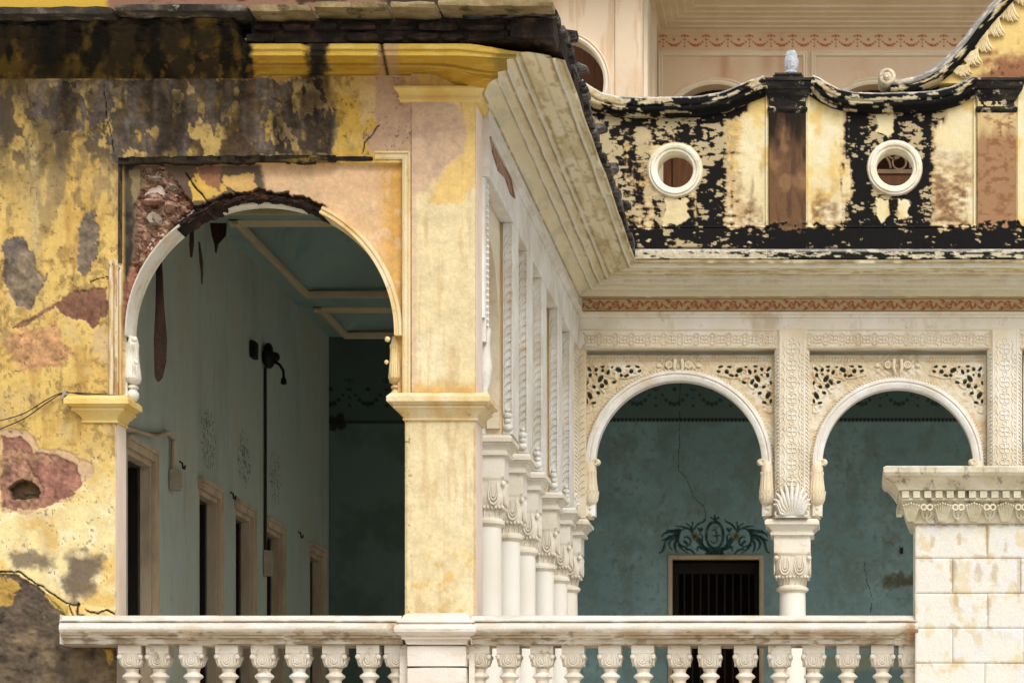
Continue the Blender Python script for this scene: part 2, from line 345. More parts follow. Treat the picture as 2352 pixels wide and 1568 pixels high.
# ------------------------------------------------------------------ LEFT WING
LW = thing('gallery_wing', 'weathered yellow gallery wing with one large arch and long pale side colonnade', 'building', (-6.5, 23.1, -1.6))
part('floor', MB().box(-8.5, -3.004, 22.6, 36, -1.59, FL+.002), m_terrace, LW)
CX, CY, CR = 599.0, 765.0, 312.0
def open_sdf(x, y):       # positive in solid wall
    circ = np.sqrt((x-CX)**2+(y-CY)**2)-CR
    up = np.maximum(np.maximum(289-x, x-911), CY-y)           # outside jambs positive
    g = np.minimum(circ, up)
    low = np.maximum(np.maximum(266-x, x-930), 938-y)
    return np.minimum(g, low)
def front_sdf(x, y):
    return np.minimum(open_sdf(x, y), 1092.5-x)
def front_masks(x, y):
    m = {}
    m['greytop'] = blot(x, y, [(60,180),(590,183),(735,180),(756,235),(775,255),(818,285),(812,325),(832,352),(560,362),(270,372),(240,330),(180,300),(100,310),(70,260)], 9, 40, 1.3, 3)
    m['greytop'] *= 1-np.maximum(ss(.20,.25, fbm(x,y,34,60,5,31)), 0)*ss(150,230,y)*.95
    m['pinkmid'] = blot(x, y, [(865,172),(925,172),(930,200),(945,240),(940,350),(845,350),(835,320),(862,290)], 4, 24, 5, 4)
    m['stainpil'] = blot(x, y, [(930,238),(1040,240),(1062,262),(1072,300),(1068,355),(1024,382),(992,420),(975,446),(945,452)], 4, 26, 2, 5)
    m['grey1'] = blot(x, y, [(5,555),(55,545),(68,560),(80,600),(96,640),(104,625),(100,660),(78,690),(70,708),(35,700),(5,640)], 5, 22, 1.2, 6)
    m['grey2'] = blot(x, y, [(185,500),(215,480),(225,520),(222,580),(200,640),(182,620),(180,560)], 7, 18, 1.2, 7)
    m['brown1'] = blot(x, y, [(28,752),(70,728),(130,700),(160,668),(200,668),(244,655),(246,720),(212,758),(195,735),(150,730),(128,708),(40,758)], 4, 22, 1.2, 8)
    m['tan1'] = blot(x, y, [(20,760),(130,740),(160,800),(150,840),(60,850),(10,800)], 12, 26, 4, 9)
    m['tan2'] = blot(x, y, [(210,765),(246,740),(248,860),(215,800)], 5, 22, 1.5, 10)
    m['pink1'] = blot(x, y, [(0,1000),(45,1003),(75,1040),(140,1045),(180,1070),(185,1110),(160,1140),(110,1160),(60,1175),(0,1165)], 5, 30, 1.2, 11)
    m['pinkedge'] = blot(x, y, [(0,985),(60,990),(90,1030),(150,1035),(215,1065),(218,1085),(190,1110),(160,1150),(100,1165),(60,1185),(0,1175)], 4, 26, 1.2, 12)
    m['core'] = blot(x, y, [(0,1055),(30,1050),(60,1060),(75,1085),(95,1105),(98,1135),(80,1160),(30,1172),(0,1165)], 5, 20, 1.2, 13)
    m['hole'] = blot(x, y, [(18,1118),(38,1100),(70,1102),(90,1128),(86,1140),(50,1146),(22,1142)], 3, 14, 1.5, 14)
    m['soot1'] = blot(x, y, [(20,1270),(60,1262),(125,1280),(130,1300),(60,1310),(25,1300)], 10, 16, 11, 15)
    m['soot2'] = blot(x, y, [(155,1275),(235,1270),(235,1305),(205,1360),(175,1385),(140,1350),(160,1310)], 10, 18, 13, 16)
    m['lower'] = blot(x, y, [(-300,1318),(40,1318),(62,1334),(90,1352),(142,1398),(150,1424),(200,1424),(290,1424),(290,1640),(-300,1640)], 3, 24, 1.2, 17)
    sp = ss(282,286,x)*(1-ss(922,926,x))*ss(374,378,y)
    m['spandrel'] = sp
    m['rub'] = blot(x, y, [(322,385),(368,380),(392,398),(420,440),(440,470),(430,500),(395,528),(360,560),(335,610),(312,650),(305,600),(312,520),(308,470),(322,430)], 5, 22, 1.3, 18)
    m['rubhole'] = blot(x, y, [(332,430),(352,418),(372,425),(376,440),(350,436),(326,440)], 3, 12, 1.2, 19)
    r = np.sqrt((x-CX)**2+(y-CY)**2); ang = np.degrees(np.arctan2(CY-y, x-CX))
    m['archbrk'] = ss(-1.5, 1.5, 331+fbm(x,y,14,14,3,20)*10-r)*ss(62,66,ang)*(1-ss(126,130,ang))*(r > 300)
    m['archred'] = ss(-2, 2, 340+fbm(x,y,20,20,3,21)*8-r)*ss(134,138,ang)*(1-ss(177,179,ang))*(r > 300)
    return m
_cache = {}
def front_color(x, y):
    m = front_masks(x, y); _cache['m'] = m
    n1 = fbm(x, y, 90, 160, 5, 60); n2 = fbm(x, y, 16, 90, 5, 61); n3 = fbm(x, y, 24, 24, 5, 62); st = fbm(x, y, 9, 220, 4, 63)
    c = np.ones((len(x),3))*np.array((222,188,110.))
    c = lay(c, (210,168,90), ss(.0,.5,n1)*.7*(1-ss(1000,1150,y)))
    c = lay(c, (240,222,166), ss(1030,1150,y+n3*60)*.9)
    c = lay(c, (246,236,204), ss(.05,.5,n3)*ss(1120,1200,y)*(1-ss(1340,1400,y))*.7)
    c = lay(c, (222,174,82), ss(.1,.4,fbm(x,y,60,50,5,64))*ss(1100,1160,y)*.55)
    c = lay(c, (178,138,74), ss(.0,.45,fbm(x,y,26,120,5,66)+.25*n3)*ss(420,520,y)*(1-ss(1080,1150,y))*.6)
    c = lay(c, (138,116,72), ss(.12,.32,fbm(x,y,10,12,5,67)+.5*fbm(x,y,60,110,3,68))*(1-ss(1040,1120,y))*.55)
    c = lay(c, (206,180,130), ss(.15,.35,fbm(x,y,50,34,5,69))*ss(640,720,y)*(1-ss(1000,1100,y))*.6)
    c = lay(c, (150,120,72), ss(.22,.5,n3+.3*n2)*(1-ss(900,1000,y))*.55)
    left = 1-ss(270,290,x)
    # pale run-off and sooty streaks under the eaves
    c = lay(c, (206,190,150), np.exp(-((x-82+n2*8)/12)**2)*ss(300,350,y)*(1-ss(560,620,y))*.55)
    c = lay(c, (112,96,62), ss(-.25,.4,fbm(x,y,34,150,5,72)+.3*n3)*(1-ss(330,520,y))*left*.8)
    c = lay(c, (120,108,88), ss(.05,.3,fbm(x,y,20,70,5,73))*(1-ss(460,640,y))*left*.5)
    # frieze left mottled
    c = lay(c, (104,90,72), ss(.02,.1,fbm(x,y,44,60,5,33))*ss(180,200,y)*(1-ss(330,430,y))*left*.9)
    g = lay(np.ones((len(x),3))*np.array((112,100,88.)), (138,124,108), ss(0,.5,n1)*.8)
    g = lay(g, (74,64,54), ss(.0,.5,fbm(x,y,30,200,4,65))*.75); g = lay(g, (142,138,130), ss(.25,.5,n2)*.5)
    c = c*(1-m['greytop'][:,None])+g*m['greytop'][:,None]
    c = lay(c, (196,164,88), ss(.27,.31,fbm(x,y,20,44,5,34))*m['greytop']*ss(200,260,y)*.9)
    c = lay(c, (128,96,52), ss(.1,.3,fbm(x,y,18,50,5,35))*m['greytop']*.5)
    c = lay(c, (56,46,36), ss(.0,.35,fbm(x,y,75,330,4,76)+.25*n3)*(1-ss(330,400,y+n3*50))*ss(-40,300,x)*(1-ss(740,790,x))*.75)
    for cx0, wd, am in ((548,26,.6),(712,24,.7)):
        c = lay(c, (48,38,28), np.exp(-((x-cx0+n2*24+n3*20)/wd)**2)*(1-ss(330,400,y+n3*50))*am)
    # right of the grey patch
    mid = ss(760,790,x)*(1-ss(926,940,x))*(1-ss(352,362,y))
    c = lay(c, (228,196,142), ss(800,850,x+n3*20)*(1-ss(352,358,y))*.75)
    c = lay(c, (220,178,78), ss(.05,.3,n1)*mid*(1-ss(860,900,x))*.9)
    c = lay(c, (200,166,140), m['pinkmid']*.85)
    # spandrel
    s = lay(np.ones((len(x),3))*np.array((228,190,146.)), (222,170,88), ss(850,905,x+n3*16)*.9)
    s = lay(s, (232,204,174), ss(.1,.5,n3)*.6)
    s = lay(s, (196,148,90), ss(880,925,x)*ss(.0,.3,st)*.7)
    dk = (1-ss(590,606,x+n3*14))*(1-ss(520,560,y)*0)
    s = lay(s, (62,54,44), dk*.75); s = lay(s, (112,92,74), dk*ss(-.1,.2,n3)*.75)
    s = lay(s, (226,184,92), blot(x, y, [(430,420),(450,388),(500,400),(520,430),(478,455),(440,462)], 8, 18, 1.3, 71))
    s = lay(s, (222,180,110), blot(x, y, [(508,396),(545,402),(580,392),(590,440),(540,440),(512,420)], 5, 18, 1.3, 72))
    s = lay(s, (150,100,84), blot(x, y, [(452,378),(500,378),(505,400),(500,440),(470,420)], 6, 18, 1.3, 73)*.8)
    s = lay(s, (46,44,40), blot(x, y, [(280,372),(306,372),(306,470),(300,560),(296,640),(280,680)], 5, 22, 3, 74)*.85)
    s = lay(s, (132,118,84), blot(x, y, [(296,385),(322,380),(320,420),(302,470),(296,440)], 5, 18, 2, 75))
    s = lay(s, (176,134,112), blot(x, y, [(286,640),(312,600),(306,720),(290,770),(282,760)], 4, 18, 2, 76))
    s = lay(s, (236,230,218), ss(720,740,y+n3*8)*(1-ss(420,430,x))*.95)
    c = c*(1-m['spandrel'][:,None])+s*m['spandrel'][:,None]
    rb = lay(np.ones((len(x),3))*np.array((164,128,108.)), (200,164,138), ss(0,.35,fbm(x,y,12,12,4,77))); rb = lay(rb, (104,62,46), ss(.15,.4,fbm(x,y,16,10,4,78)))
    c = c*(1-m['rub'][:,None])+rb*m['rub'][:,None]
    c = lay(c, (70,30,20), m['rubhole'])
    c = lay(c, (160,112,90), m['archred']); c = lay(c, (206,170,140), m['archred']*ss(.1,.3,n3)*.6)
    c = lay(c, (40,30,24), m['archbrk']); c = lay(c, (104,66,48), m['archbrk']*ss(.0,.3,fbm(x,y,18,8,4,79))*.8)
    # pilaster and pier
    pil = ss(944,947,x)
    p = np.ones((len(x),3))*np.array((230,212,166.))
    p = lay(p, (228,196,152), (1-ss(380,470,y+n1*40))); p = lay(p, (240,226,190), ss(0,.4,n1)*ss(450,600,y)*.6)
    p = lay(p, (216,168,92), ss(868,903,y+n3*12)*(1-ss(903,906,y))*.8)
    p = lay(p, (224,184,100), (ss(.12,.4,n3)*ss(1240,1300,y)*.6))
    p = lay(p, (226,192,104), (1-ss(196,206,y))*.9)
    p = lay(p, (206,176,128), ss(.16,.4,fbm(x,y,20,140,4,113)+.2*n3)*.45); p = lay(p, (190,150,100), (1-ss(1,5,abs(x-932)+3*n3))*.5+(1-ss(1,4,abs(x-1090)+4*n3))*.5*ss(960,1000,y))
    p = lay(p, (234,200,128), blot(x, y, [(1060,230),(1098,230),(1098,420),(1060,470),(980,470),(1024,390),(1070,350)], 5, 24, 2, 80))
    p = lay(p, (200,158,110), ss(.25,.5,st)*.35); p = lay(p, (212,178,150), ss(-2,3,8-abs(x-951))*.5*(1-ss(900,906,y)))
    p = lay(p, (196,150,70), (1-ss(934,944,x))*0)
    c = c*(1-pil[:,None])+p*pil[:,None]
    c = lay(c, (212,180,150), m['stainpil']*.85); c = lay(c, (190,160,138), m['stainpil']*ss(.1,.4,n3)*.5)
    low = ss(928,931,x)*ss(960,963,y)
    c = c*(1-low[:,None])+p*low[:,None]
    # left wall losses
    for k,col in (('tan1',(196,150,104)),('tan2',(206,176,126)),('grey1',(118,106,94)),('grey2',(126,112,94)),('brown1',(132,94,74)),('pinkedge',(214,180,142)),('pink1',(158,112,94)),('core',(150,112,92))):
        c = lay(c, col, m[k])
    c = lay(c, (90,76,62), ss(0,.4,n3)*m['grey1']*.7)
    c = lay(c, (196,140,118), m['core']*ss(.0,.3,fbm(x,y,10,10,4,81))*.6); c = lay(c, (72,54,38), m['hole']); c = lay(c, (10,8,6), ss(4,0,segd(x,y,[(52,1134),(62,1130),(72,1134)])))
    c = lay(c, (106,92,80), m['soot1']*.75); c = lay(c, (104,90,78), m['soot2']*.85)
    lw = lay(np.ones((len(x),3))*np.array((92,80,66.)), (62,54,44), ss(0,.4,n3)*.9); lw = lay(lw, (120,104,88), ss(.05,.4,fbm(x,y,20,14,4,82))*.6)
    c = c*(1-m['lower'][:,None])+lw*m['lower'][:,None]
    c = lay(c, (206,166,78), blot(x, y, [(-90,1320),(30,1330),(45,1350),(20,1390),(-90,1430)], 8, 20, 2, 83)*.8)
    c = lay(c, (206,176,92), blot(x, y, [(98,1362),(130,1372),(160,1400),(160,1424),(140,1405),(110,1380)], 4, 14, 1.3, 84))
    c = lay(c, (206,160,70), blot(x, y, [(235,1492),(258,1488),(260,1510),(252,1530),(244,1510)], 4, 12, 1.3, 85))
    for pts, wd in CRACKS: c = lay(c, (34,26,18), 1-ss(wd*.5, wd*1.2, segd(x+n3*4, y+n2*4, pts)))
    c = lay(c, (196,168,120), ss(.05,.4,fbm(x,y,70,70,5,114))*(1-pil)*ss(360,420,y)*.3)
    # pale chalky rim where layers of paint have let go
    for k in ('grey1','grey2','brown1','pink1','greytop'):
        e_ = np.exp(-((m[k]-.35)/.25)**2)*(m[k] > .02)*(m[k] < .98); c = lay(c, (232,206,150), e_*.45)
    loss = np.clip(m['grey1']+m['grey2']+m['brown1']+m['pink1']+m['greytop']+m['tan1'],0,1)
    tex = fbm(x,y,7,7,4,110)*.30+fbm(x,y,26,20,4,111)*.32
    c = c*(1+(tex*(.22+.6*loss))[:,None]); c = lay(c, (96,78,54), ss(.50,.62,fbm(x,y,5,6,3,112)+.55*n3)*(1-pil)*(1-.85*m['spandrel'])*.55)
    # double strip left of the panel
    sm = ss(249,251,x)*(1-ss(276,278,x))*ss(596+0*x,604,y+n3*12)*(1-ss(904,906,y))
    c = lay(c, (226,214,184), sm*.85); c = lay(c, (168,124,72), sm*ss(.02,.2,fbm(x,y,7,60,4,86))*.8)
    c = lay(c, (226,204,176), (1-ss(289,291,abs(x-0)))*ss(262,266,x)*ss(974,978,y)*.7*(1-ss(1400,1420,y)))
    return c
CRACKS = [([(-20,1312),(40,1312),(62,1326),(100,1350),(150,1384),(172,1390),(182,1384)], 2.2), ([(180,1384),(178,1410),(196,1416)],2.5), ([(196,1400),(226,1410),(246,1398),(262,1408)],2.2),
          ([(160,1390),(166,1410),(176,1420)],2), ([(832,352),(838,328),(858,304),(872,286)], 1.2), ([(246,640),(262,636),(278,640)], 1.3), ([(238,196),(244,262),(256,322),(262,352)], .9),
          ([(206,648),(232,640),(248,636)], 1.1), ([(1142,0),(1142,1)],.1), ([(424,396),(440,420),(462,446),(480,470)], 2.2), ([(620,220),(650,236),(668,230)], .7)]
def front_height(x, y):
    m = front_masks(x, y)
    h = fbm(x, y, 60, 60, 4, 90)*.004+fbm(x, y, 8, 8, 3, 91)*.0012
    h = h+.030*ss(944,947,x)*ss(0,1,905-y)-.055*m['spandrel']
    h = h-.011*np.maximum(m['greytop'], np.maximum(m['grey1'], m['grey2']))*(1+fbm(x,y,14,14,4,92)*.5)
    h = h-.012*m['brown1']-.008*m['pinkedge']-.012*m['pink1']-.003*np.clip(m['grey1']+m['brown1']+m['pink1'],0,1)*fbm(x,y,6,6,3,99)*1.6-m['core']*(.012+.012*fbm(x,y,9,9,4,93))-.07*m['hole']
    h = h-m['rub']*(.045-.05*fbm(x,y,16,12,4,94)-.03*fbm(x,y,5,4,2,100))-.10*m['rubhole']-m['archbrk']*(.04-.03*fbm(x,y,18,7,3,95))-m['archred']*(.02-.02*fbm(x,y,10,10,3,96))
    h = h-m['lower']*(.016-.018*fbm(x,y,14,11,5,97))
    for pts, wd in CRACKS:
        n3 = fbm(x,y,24,24,5,62); n2 = fbm(x,y,16,90,5,61); h = h-.014*(1-ss(wd*.5, wd*1.3, segd(x+n3*4, y+n2*4, pts)))
    # broken spall over the bottom corner
    h = h+.02*blot(x, y, [(160,1388),(270,1400),(276,1424),(150,1424)], 3, 14, 2, 98)
    return h
sheet('wall', DF, -240, 1096, 172, 1640, 2.4, m_attr, LW, front_sdf, front_color, front_height, skirt=.07)
# solid core of the front wall
a = [(PX(CX+CR*math.cos(t), DF), PZ(CY-CR*math.sin(t), DF)) for t in np.linspace(0, PI, 40)]
core = [(PX(1092,DF), -1.59), (PX(1092,DF), 6.75), (PX(-239,DF), 6.75), (PX(-239,DF), -1.59), (PX(266,DF), -1.59), (PX(266,DF), PZ(938,DF)), (PX(289,DF), PZ(938,DF))]+a[::-1]+[(PX(911,DF), PZ(938,DF)), (PX(930,DF), PZ(938,DF)), (PX(930,DF), -1.59)]
part('wall_core', MB().prism(core, DF+.13, DF+.32), m_pink, LW)
# side return of the jambs, flush with the facing
part('pier_side', MB().box(PX(1092,DF)-.06, PX(1092,DF)+.004, DF+.02, DF+.42, FL, PZ(181,DF)), m_pink, LW)
part('jamb_side', MB().box(PX(266,DF)-.06, PX(266,DF)+.003, DF+.03, DF+.32, FL, PZ(940,DF)), m_pink, LW)
# panel frame mouldings
fr = [(PX(277,DF), PZ(905,DF)), (PX(277,DF), PZ(376,DF))]
fr2 = [(PX(862,DF), PZ(357,DF)), (PX(934,DF), PZ(357,DF)), (PX(934,DF), PZ(905,DF))]
pr = [(-.034,DF+.03),(-.034,DF-.012),(-.018,DF-.02),(-.012,DF-.006),(.012,DF-.006),(.018,DF-.022),(.034,DF-.012),(.034,DF+.03)]
part('panel_moulding', MB().sweepXZ(fr2, pr), m_trim, LW, 30)
def strip_col(x, y):
    n = fbm(x,y,5,60,5,125); n2 = fbm(x,y,9,26,5,126); c = np.ones((len(x),3))*np.array((226,208,168.)); c = lay(c, (238,232,216), ss(0,.3,n2)*(1-ss(700,860,y))*.8); c = lay(c, (196,150,92), ss(.0,.3,n)*.7+0*x)
    c = lay(c, (176,132,96), ss(262,263,x+n2*3)*(1-ss(270,272,x))*ss(.0,.3,n2+.3*ss(740,900,y))*.8); c = lay(c, (214,166,88), ss(274,277,x)*ss(660,800,y)*.6)
    return lay(c, (110,78,50), np.maximum(np.exp(-((x-262.5)/1.)**2), np.exp(-((x-274)/1.)**2))*.7)
sheet('panel_moulding', DF-.004, 250.5, 281, 596, 908, 1.6, m_attr, LW, lambda x,y: y-(606+fbm(x,y,6,6,3,127)*16+(x-250)*.3), strip_col,
      lambda x,y: .012+.016*np.sqrt(np.clip(1-((x-256.5)/6)**2,0,1))+.010*np.sqrt(np.clip(1-((x-268.5)/5.5)**2,0,1))+.02*ss(274.5,276,x), .05)
sheet('panel_moulding', DF-.002, 272, 281, 378, 604, 2, m_attr_rough, LW, None, lambda x,y: lay(np.ones((len(x),3))*np.array((78,66,48.)), (44,38,32), ss(0,.3,fbm(x,y,8,40,4,128))), lambda x,y: .012+.008*fbm(x,y,8,20,3,129), .06)
# broken top rail of the panel: sagging dark plaster
def railcol(x, y):
    n = fbm(x,y,30,8,4,120); c = np.ones((len(x),3))*np.array((52,44,32.)); c = lay(c,(128,104,44),ss(.05,.3,n)*(ss(560,700,x)*.8+.2)); return lay(c,(20,16,12),ss(.1,.4,fbm(x,y,14,14,4,121)))
sheet('panel_moulding', DF-.03, 272, 772, 354, 377, 2.4, m_attr_rough, LW, lambda x,y: np.minimum(y-(361-(x-272)*.012+fbm(x,y,22,22,3,122)*3), 377-(x-272)*.009-y+fbm(x,y,30,30,3,123)*4)-np.maximum(0,x-770),
      railcol, lambda x,y: .012+.01*fbm(x,y,12,12,3,124), .07)
part('exposed_lintel', rough_stone(PX(768,DF), PX(858,DF), DF-.02, DF+.05, PZ(371,DF), PZ(359,DF), .006, 5), m_brick, LW)
# pilaster necking
neck = [(.0,PZ(238,DF)),(.035,PZ(237,DF)),(.04,PZ(232,DF)),(.055,PZ(231,DF)),(.055,PZ(228,DF)),(.045,PZ(227,DF)),(.05,PZ(219,DF)),(.07,PZ(212,DF)),(.085,PZ(209,DF)),(.085,PZ(204,DF)),(.0,PZ(203,DF))]
part('pilaster_capital', MB().sweepXY([(PX(931,DF),DF+.02),(PX(931,DF),DF),(PX(1093,DF),DF),(PX(1093,DF),DF+.4)], neck), m_yellow, LW, 30)
# impost caps
imp = [(0,PZ(966,DF)),(.022,PZ(965,DF)),(.022,PZ(961,DF)),(.014,PZ(960,DF)),(.03,PZ(951,DF)),(.065,PZ(944,DF)),(.07,PZ(941,DF)),(.09,PZ(940,DF)),(.09,PZ(935,DF)),(.082,PZ(934,DF)),(.10,PZ(930,DF)),(.11,PZ(928,DF)),(.14,PZ(927,DF)),(.142,PZ(916,DF)),(.11,PZ(907,DF)),(0,PZ(905,DF))]
part('impost', MB().sweepXY([(PX(932,DF),DF+.42),(PX(932,DF),DF),(PX(1092,DF),DF),(PX(1092,DF),DF+.42)], imp), m_trim, LW, 28)
imp2 = [(p*1.0,z-.02) for p,z in imp]
part('impost', MB().sweepXY([(PX(195,DF),DF+.05),(PX(195,DF),DF),(PX(266,DF),DF),(PX(266,DF),DF+.32)], imp2), m_yellow, LW, 28)
# arch rings, what is left of them
def arc(r, a0, a1, n, d=DF): return [(PX(CX+r*math.cos(math.radians(t)), d), PZ(CY-r*math.sin(math.radians(t)), d)) for t in np.linspace(a0, a1, n)]
rp = [(-.05,DF+.31),(-.05,DF+.0),(-.042,DF-.016),(-.024,DF-.016),(-.02,DF-.004),(-.006,DF-.004),(.0,DF-.024),(.014,DF-.024),(.02,DF+.02),(.02,DF+.31)]
part('arch_ring', MB().sweepXZ(arc(311,64,-1,48), [(-p,y) for p,y in rp]), m_trim, LW, 30)
part('arch_ring', MB().sweepXZ([(-0,0)][:0]+arc(309,181,127,30), [(-p*.22,y+.0) for p,y in rp]), m_trimwhite, LW, 30)
part('arch_ring', MB().sweepXZ(arc(303,109,72,24), [(-.0,DF+.26),(-.0,DF+.10),(.014,DF+.10),(.014,DF+.26)][::-1]), m_trimwhite, LW, 30)
na = 150; aa = np.radians(np.linspace(61.5, 129, na)); lp = rs([(318,.02),(312,.0),(307,.01),(304.5,.05),(305,.15),(306,.29)], 24); P = np.zeros((na,24,3)); cl_ = np.zeros((na,24,3))
for k in range(24):
    r_ = lp[k,0]+fbm(aa*300, np.full(na,k*3.), 16, 9, 4, 801)*5.5; yy_ = DF+lp[k,1]+fbm(aa*300, np.full(na,k*3.), 12, 9, 4, 802)*.02
    P[:,k,0] = (CX+r_*np.cos(aa)-VX)*DF/F; P[:,k,1] = yy_; P[:,k,2] = (VY-CY+r_*np.sin(aa))*DF/F
    q_ = np.ones((na,3))*np.array((44,32,25.)); q_ = lay(q_, (100,68,50), ss(.0,.3,fbm(aa*300, np.full(na,k*3.), 22, 12, 4, 803))); cl_[:,k] = lay(q_, (22,18,15), ss(.1,.3,fbm(aa*300, np.full(na,k*3.), 10, 8, 3, 804)))
gridmesh('broken_brick_lining', P, cl_, m_attr_rough, LW, 50)
# turned corbel drops
def drop(cx, parent, mat, s=1):
    prof = [(2,918),(9,914),(13,905),(13,898),(8,889),(12,886),(12,882),(7,879),(9,876),(15,873),(18,862),(16,845),(13,820),(12,800),(13,785),(9,768)]
    mb = MB().lathe([(r/272.7, PZ(y,DF)) for r,y in prof], PX(cx,DF), DF+.13, 18, 1.05, 1.8)
    for k in range(7):
        t = -.9+.3*k; r = 14/272.7
        mb.tube([(PX(cx,DF)+r*math.sin(t)*q, DF+.16-r*2.3*math.cos(t)*q, PZ(y,DF)) for y,q in ((866,1.25),(846,1.15),(822,1.0),(800,1.0),(788,1.15))], [.006,.012,.012,.009,.004], 5)
    mb.ball(PX(cx+s*14,DF), DF-.02, PZ(780,DF), .025); mb.ball(PX(cx+s*17,DF), DF-.01, PZ(832,DF), .02)
    part('corbel', mb, mat, parent, 60)
drop(296, LW, m_trimwhite, 1); drop(905, LW, m_trim, -1)
# loose stones left in the broken spandrel
for i,(sx,sy,ww,hh,mt) in enumerate(((350,500,34,32,m_greystone),(352,404,34,16,m_greystone),(388,424,26,16,m_greystone),(344,458,56,14,m_redstone),(388,470,30,24,m_redstone),(330,540,22,26,m_redstone),(400,500,26,16,m_redstone),(322,590,14,28,m_redstone),(372,380,30,12,m_redstone))):
    part('rubble_stone', rough_stone(PX(sx-ww/2,DF), PX(sx+ww/2,DF), DF+.01+.015*(i%3), DF+.16, PZ(sy+hh/2,DF), PZ(sy-hh/2,DF), .022, 40+i, nx=3), mt, LW)
part('broken_tile', rough_stone(PX(575,DF), PX(622,DF), 22.62, 22.8, 6.70, 6.735, .006, 77), m_trimwhite, LW)
part('broken_tile', rough_stone(PX(585,DF), PX(660,DF), 22.58, 22.8, 6.655, 6.69, .004, 78), m_trimwhite, LW)
# front cornice: left half lost under black plaster, right half still moulded yellow
nxs = 520; xs = np.linspace(-60, 1, nxs)
zA = np.linspace(0, 1, 44)
profB = [(0,6.556),(.015,6.566),(.06,6.585),(.16,6.595),(.25,6.582),(.285,6.566),(.285,6.546),(.315,6.546),(.325,6.566),(.36,6.585),(.45,6.592),(.54,6.575),(.56,6.566),(.56,6.558),(.585,6.556),(.59,6.592),(.605,6.596),(.61,6.602),(.61,6.645),(.59,6.652),(.45,6.66),(.05,6.67)]
NK = 110; B_ = rs(profB, NK); A_ = rs([(0,6.53),(.03,6.535),(.12,6.555),(.30,6.60),(.45,6.65),(.58,6.71),(.66,6.78),(.67,6.835)], NK)
xr = np.linspace(-8.5, 0, nxs); P = np.zeros((nxs,NK,3))
MX = None
cor = [(0,6.395),(.02,6.40),(.03,6.418),(.06,6.442),(.10,6.456),(.15,6.461),(.155,6.452),(.165,6.452),(.17,6.496),(.25,6.499),(.255,6.490),(.262,6.490),(.27,6.535),(.345,6.538),(.35,6.530),(.356,6.530),(.362,6.570),(.40,6.572),(.46,6.580),(.54,6.596),(.62,6.606),(.625,6.598),(.632,6.598),(.64,6.640),(.69,6.642),(.70,6.675)]
def groove_color(p, z, S, seed, tint, gain=1.0, fs=1.0):      # plaster with soot lines doubling as painted groove shade, painted lit lips and soft run-offs; S in survey units along the run
    S = np.asarray(S); sh = S.shape; S = S.ravel(); p = np.broadcast_to(p, sh).ravel(); U = p*260
    c = np.ones((len(S),3))*np.array(tint, float)
    c = lay(c, (244,238,216), ss(-.1,.4,fbm(S,U,60*fs,30,4,seed))*.6)
    c = lay(c, (206,188,142), ss(-.05,.4,fbm(S,U,70*fs,26,5,seed+1))*.6*ss(.15,.4,p)); c = lay(c, (176,152,104), ss(.08,.4,fbm(S,U,26*fs,14,5,seed+2))*.5*ss(.1,.35,p))
    c = lay(c, (200,202,176), ss(.05,.4,fbm(S,U,50*fs,40,4,seed+3))*.4*(1-ss(.2,.3,p)))
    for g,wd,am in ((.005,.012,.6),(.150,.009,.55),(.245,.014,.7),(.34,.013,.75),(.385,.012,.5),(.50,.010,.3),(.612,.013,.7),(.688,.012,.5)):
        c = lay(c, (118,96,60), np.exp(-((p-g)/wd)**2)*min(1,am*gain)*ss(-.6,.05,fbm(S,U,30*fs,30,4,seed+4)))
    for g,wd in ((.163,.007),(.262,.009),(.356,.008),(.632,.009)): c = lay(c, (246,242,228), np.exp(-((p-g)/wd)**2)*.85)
    return c.reshape(*sh, 3)
cp = rs(cor, NK)
for k in range(NK):
    end = XC+cp[k,0]; xx = np.linspace(-8.5, end, nxs); xv = VX+xx*F/22.8
    t = 1-ss(560,592, xv+fbm(xv, xv*0+k*1.2, 22, 22, 3, 130)*14)
    p = A_[k,0]*t+B_[k,0]*(1-t); z = A_[k,1]*t+B_[k,1]*(1-t)
    p = p+t*fbm(xv, np.full(nxs,k*2.4), 30, 30, 4, 131)*.06*min(1,k/14)+fbm(xv, np.full(nxs,k*2.4), 20, 20, 3, 132)*.004
    nick = np.exp(-((xv-716)/5)**2)+np.exp(-((xv-884-(k-50)*.24)/4)**2); p = p-.035*nick*(k > 8)*(B_[k,0] > .05)
    br = ss(end-.55, end-.02, xx+fbm(xv, np.full(nxs,k*1.5), 12, 12, 3, 133)*.03); z = z*(1-br)+cp[k,1]*br
    P[:,k,0] = xx; P[:,k,1] = DF-p; P[:,k,2] = z
xv = VX+P[...,0]*F/P[...,1]; yv = VY-P[...,2]*F/P[...,1]; xf = xv.ravel(); yf = yv.ravel()
cc = np.ones((len(xf),3))*np.array((218,178,66.))
cc = lay(cc, (196,146,44), ss(0,.4,fbm(xf,yf,60,14,4,140))*.8); cc = lay(cc, (234,208,130), ss(.1,.4,fbm(xf,yf,40,6,4,141))*.6)
pf = np.tile(B_[:,0],(nxs,1)).ravel(); zf_ = np.tile(B_[:,1],(nxs,1)).ravel()
for g,wd,am in ((.004,.010,.8),(.278,.007,.7),(.322,.008,.6),(.556,.010,.6)): cc = lay(cc, (120,84,30), np.exp(-((pf-g)/wd)**2)*am)  # dark lines paint shade into the cornice grooves
cc = lay(cc, (130,92,36), np.exp(-((zf_-6.599)/.004)**2)*(pf > .55)*.8); cc = lay(cc, (236,204,110), np.exp(-((pf-.30)/.012)**2)*(zf_ < 6.56)*.7); cc = lay(cc, (236,206,112), (pf > .583)*.45); cc = lay(cc, (176,136,40), (pf < .57)*.35)  # painted light and shade: pale lip and top fillet, darker soffit
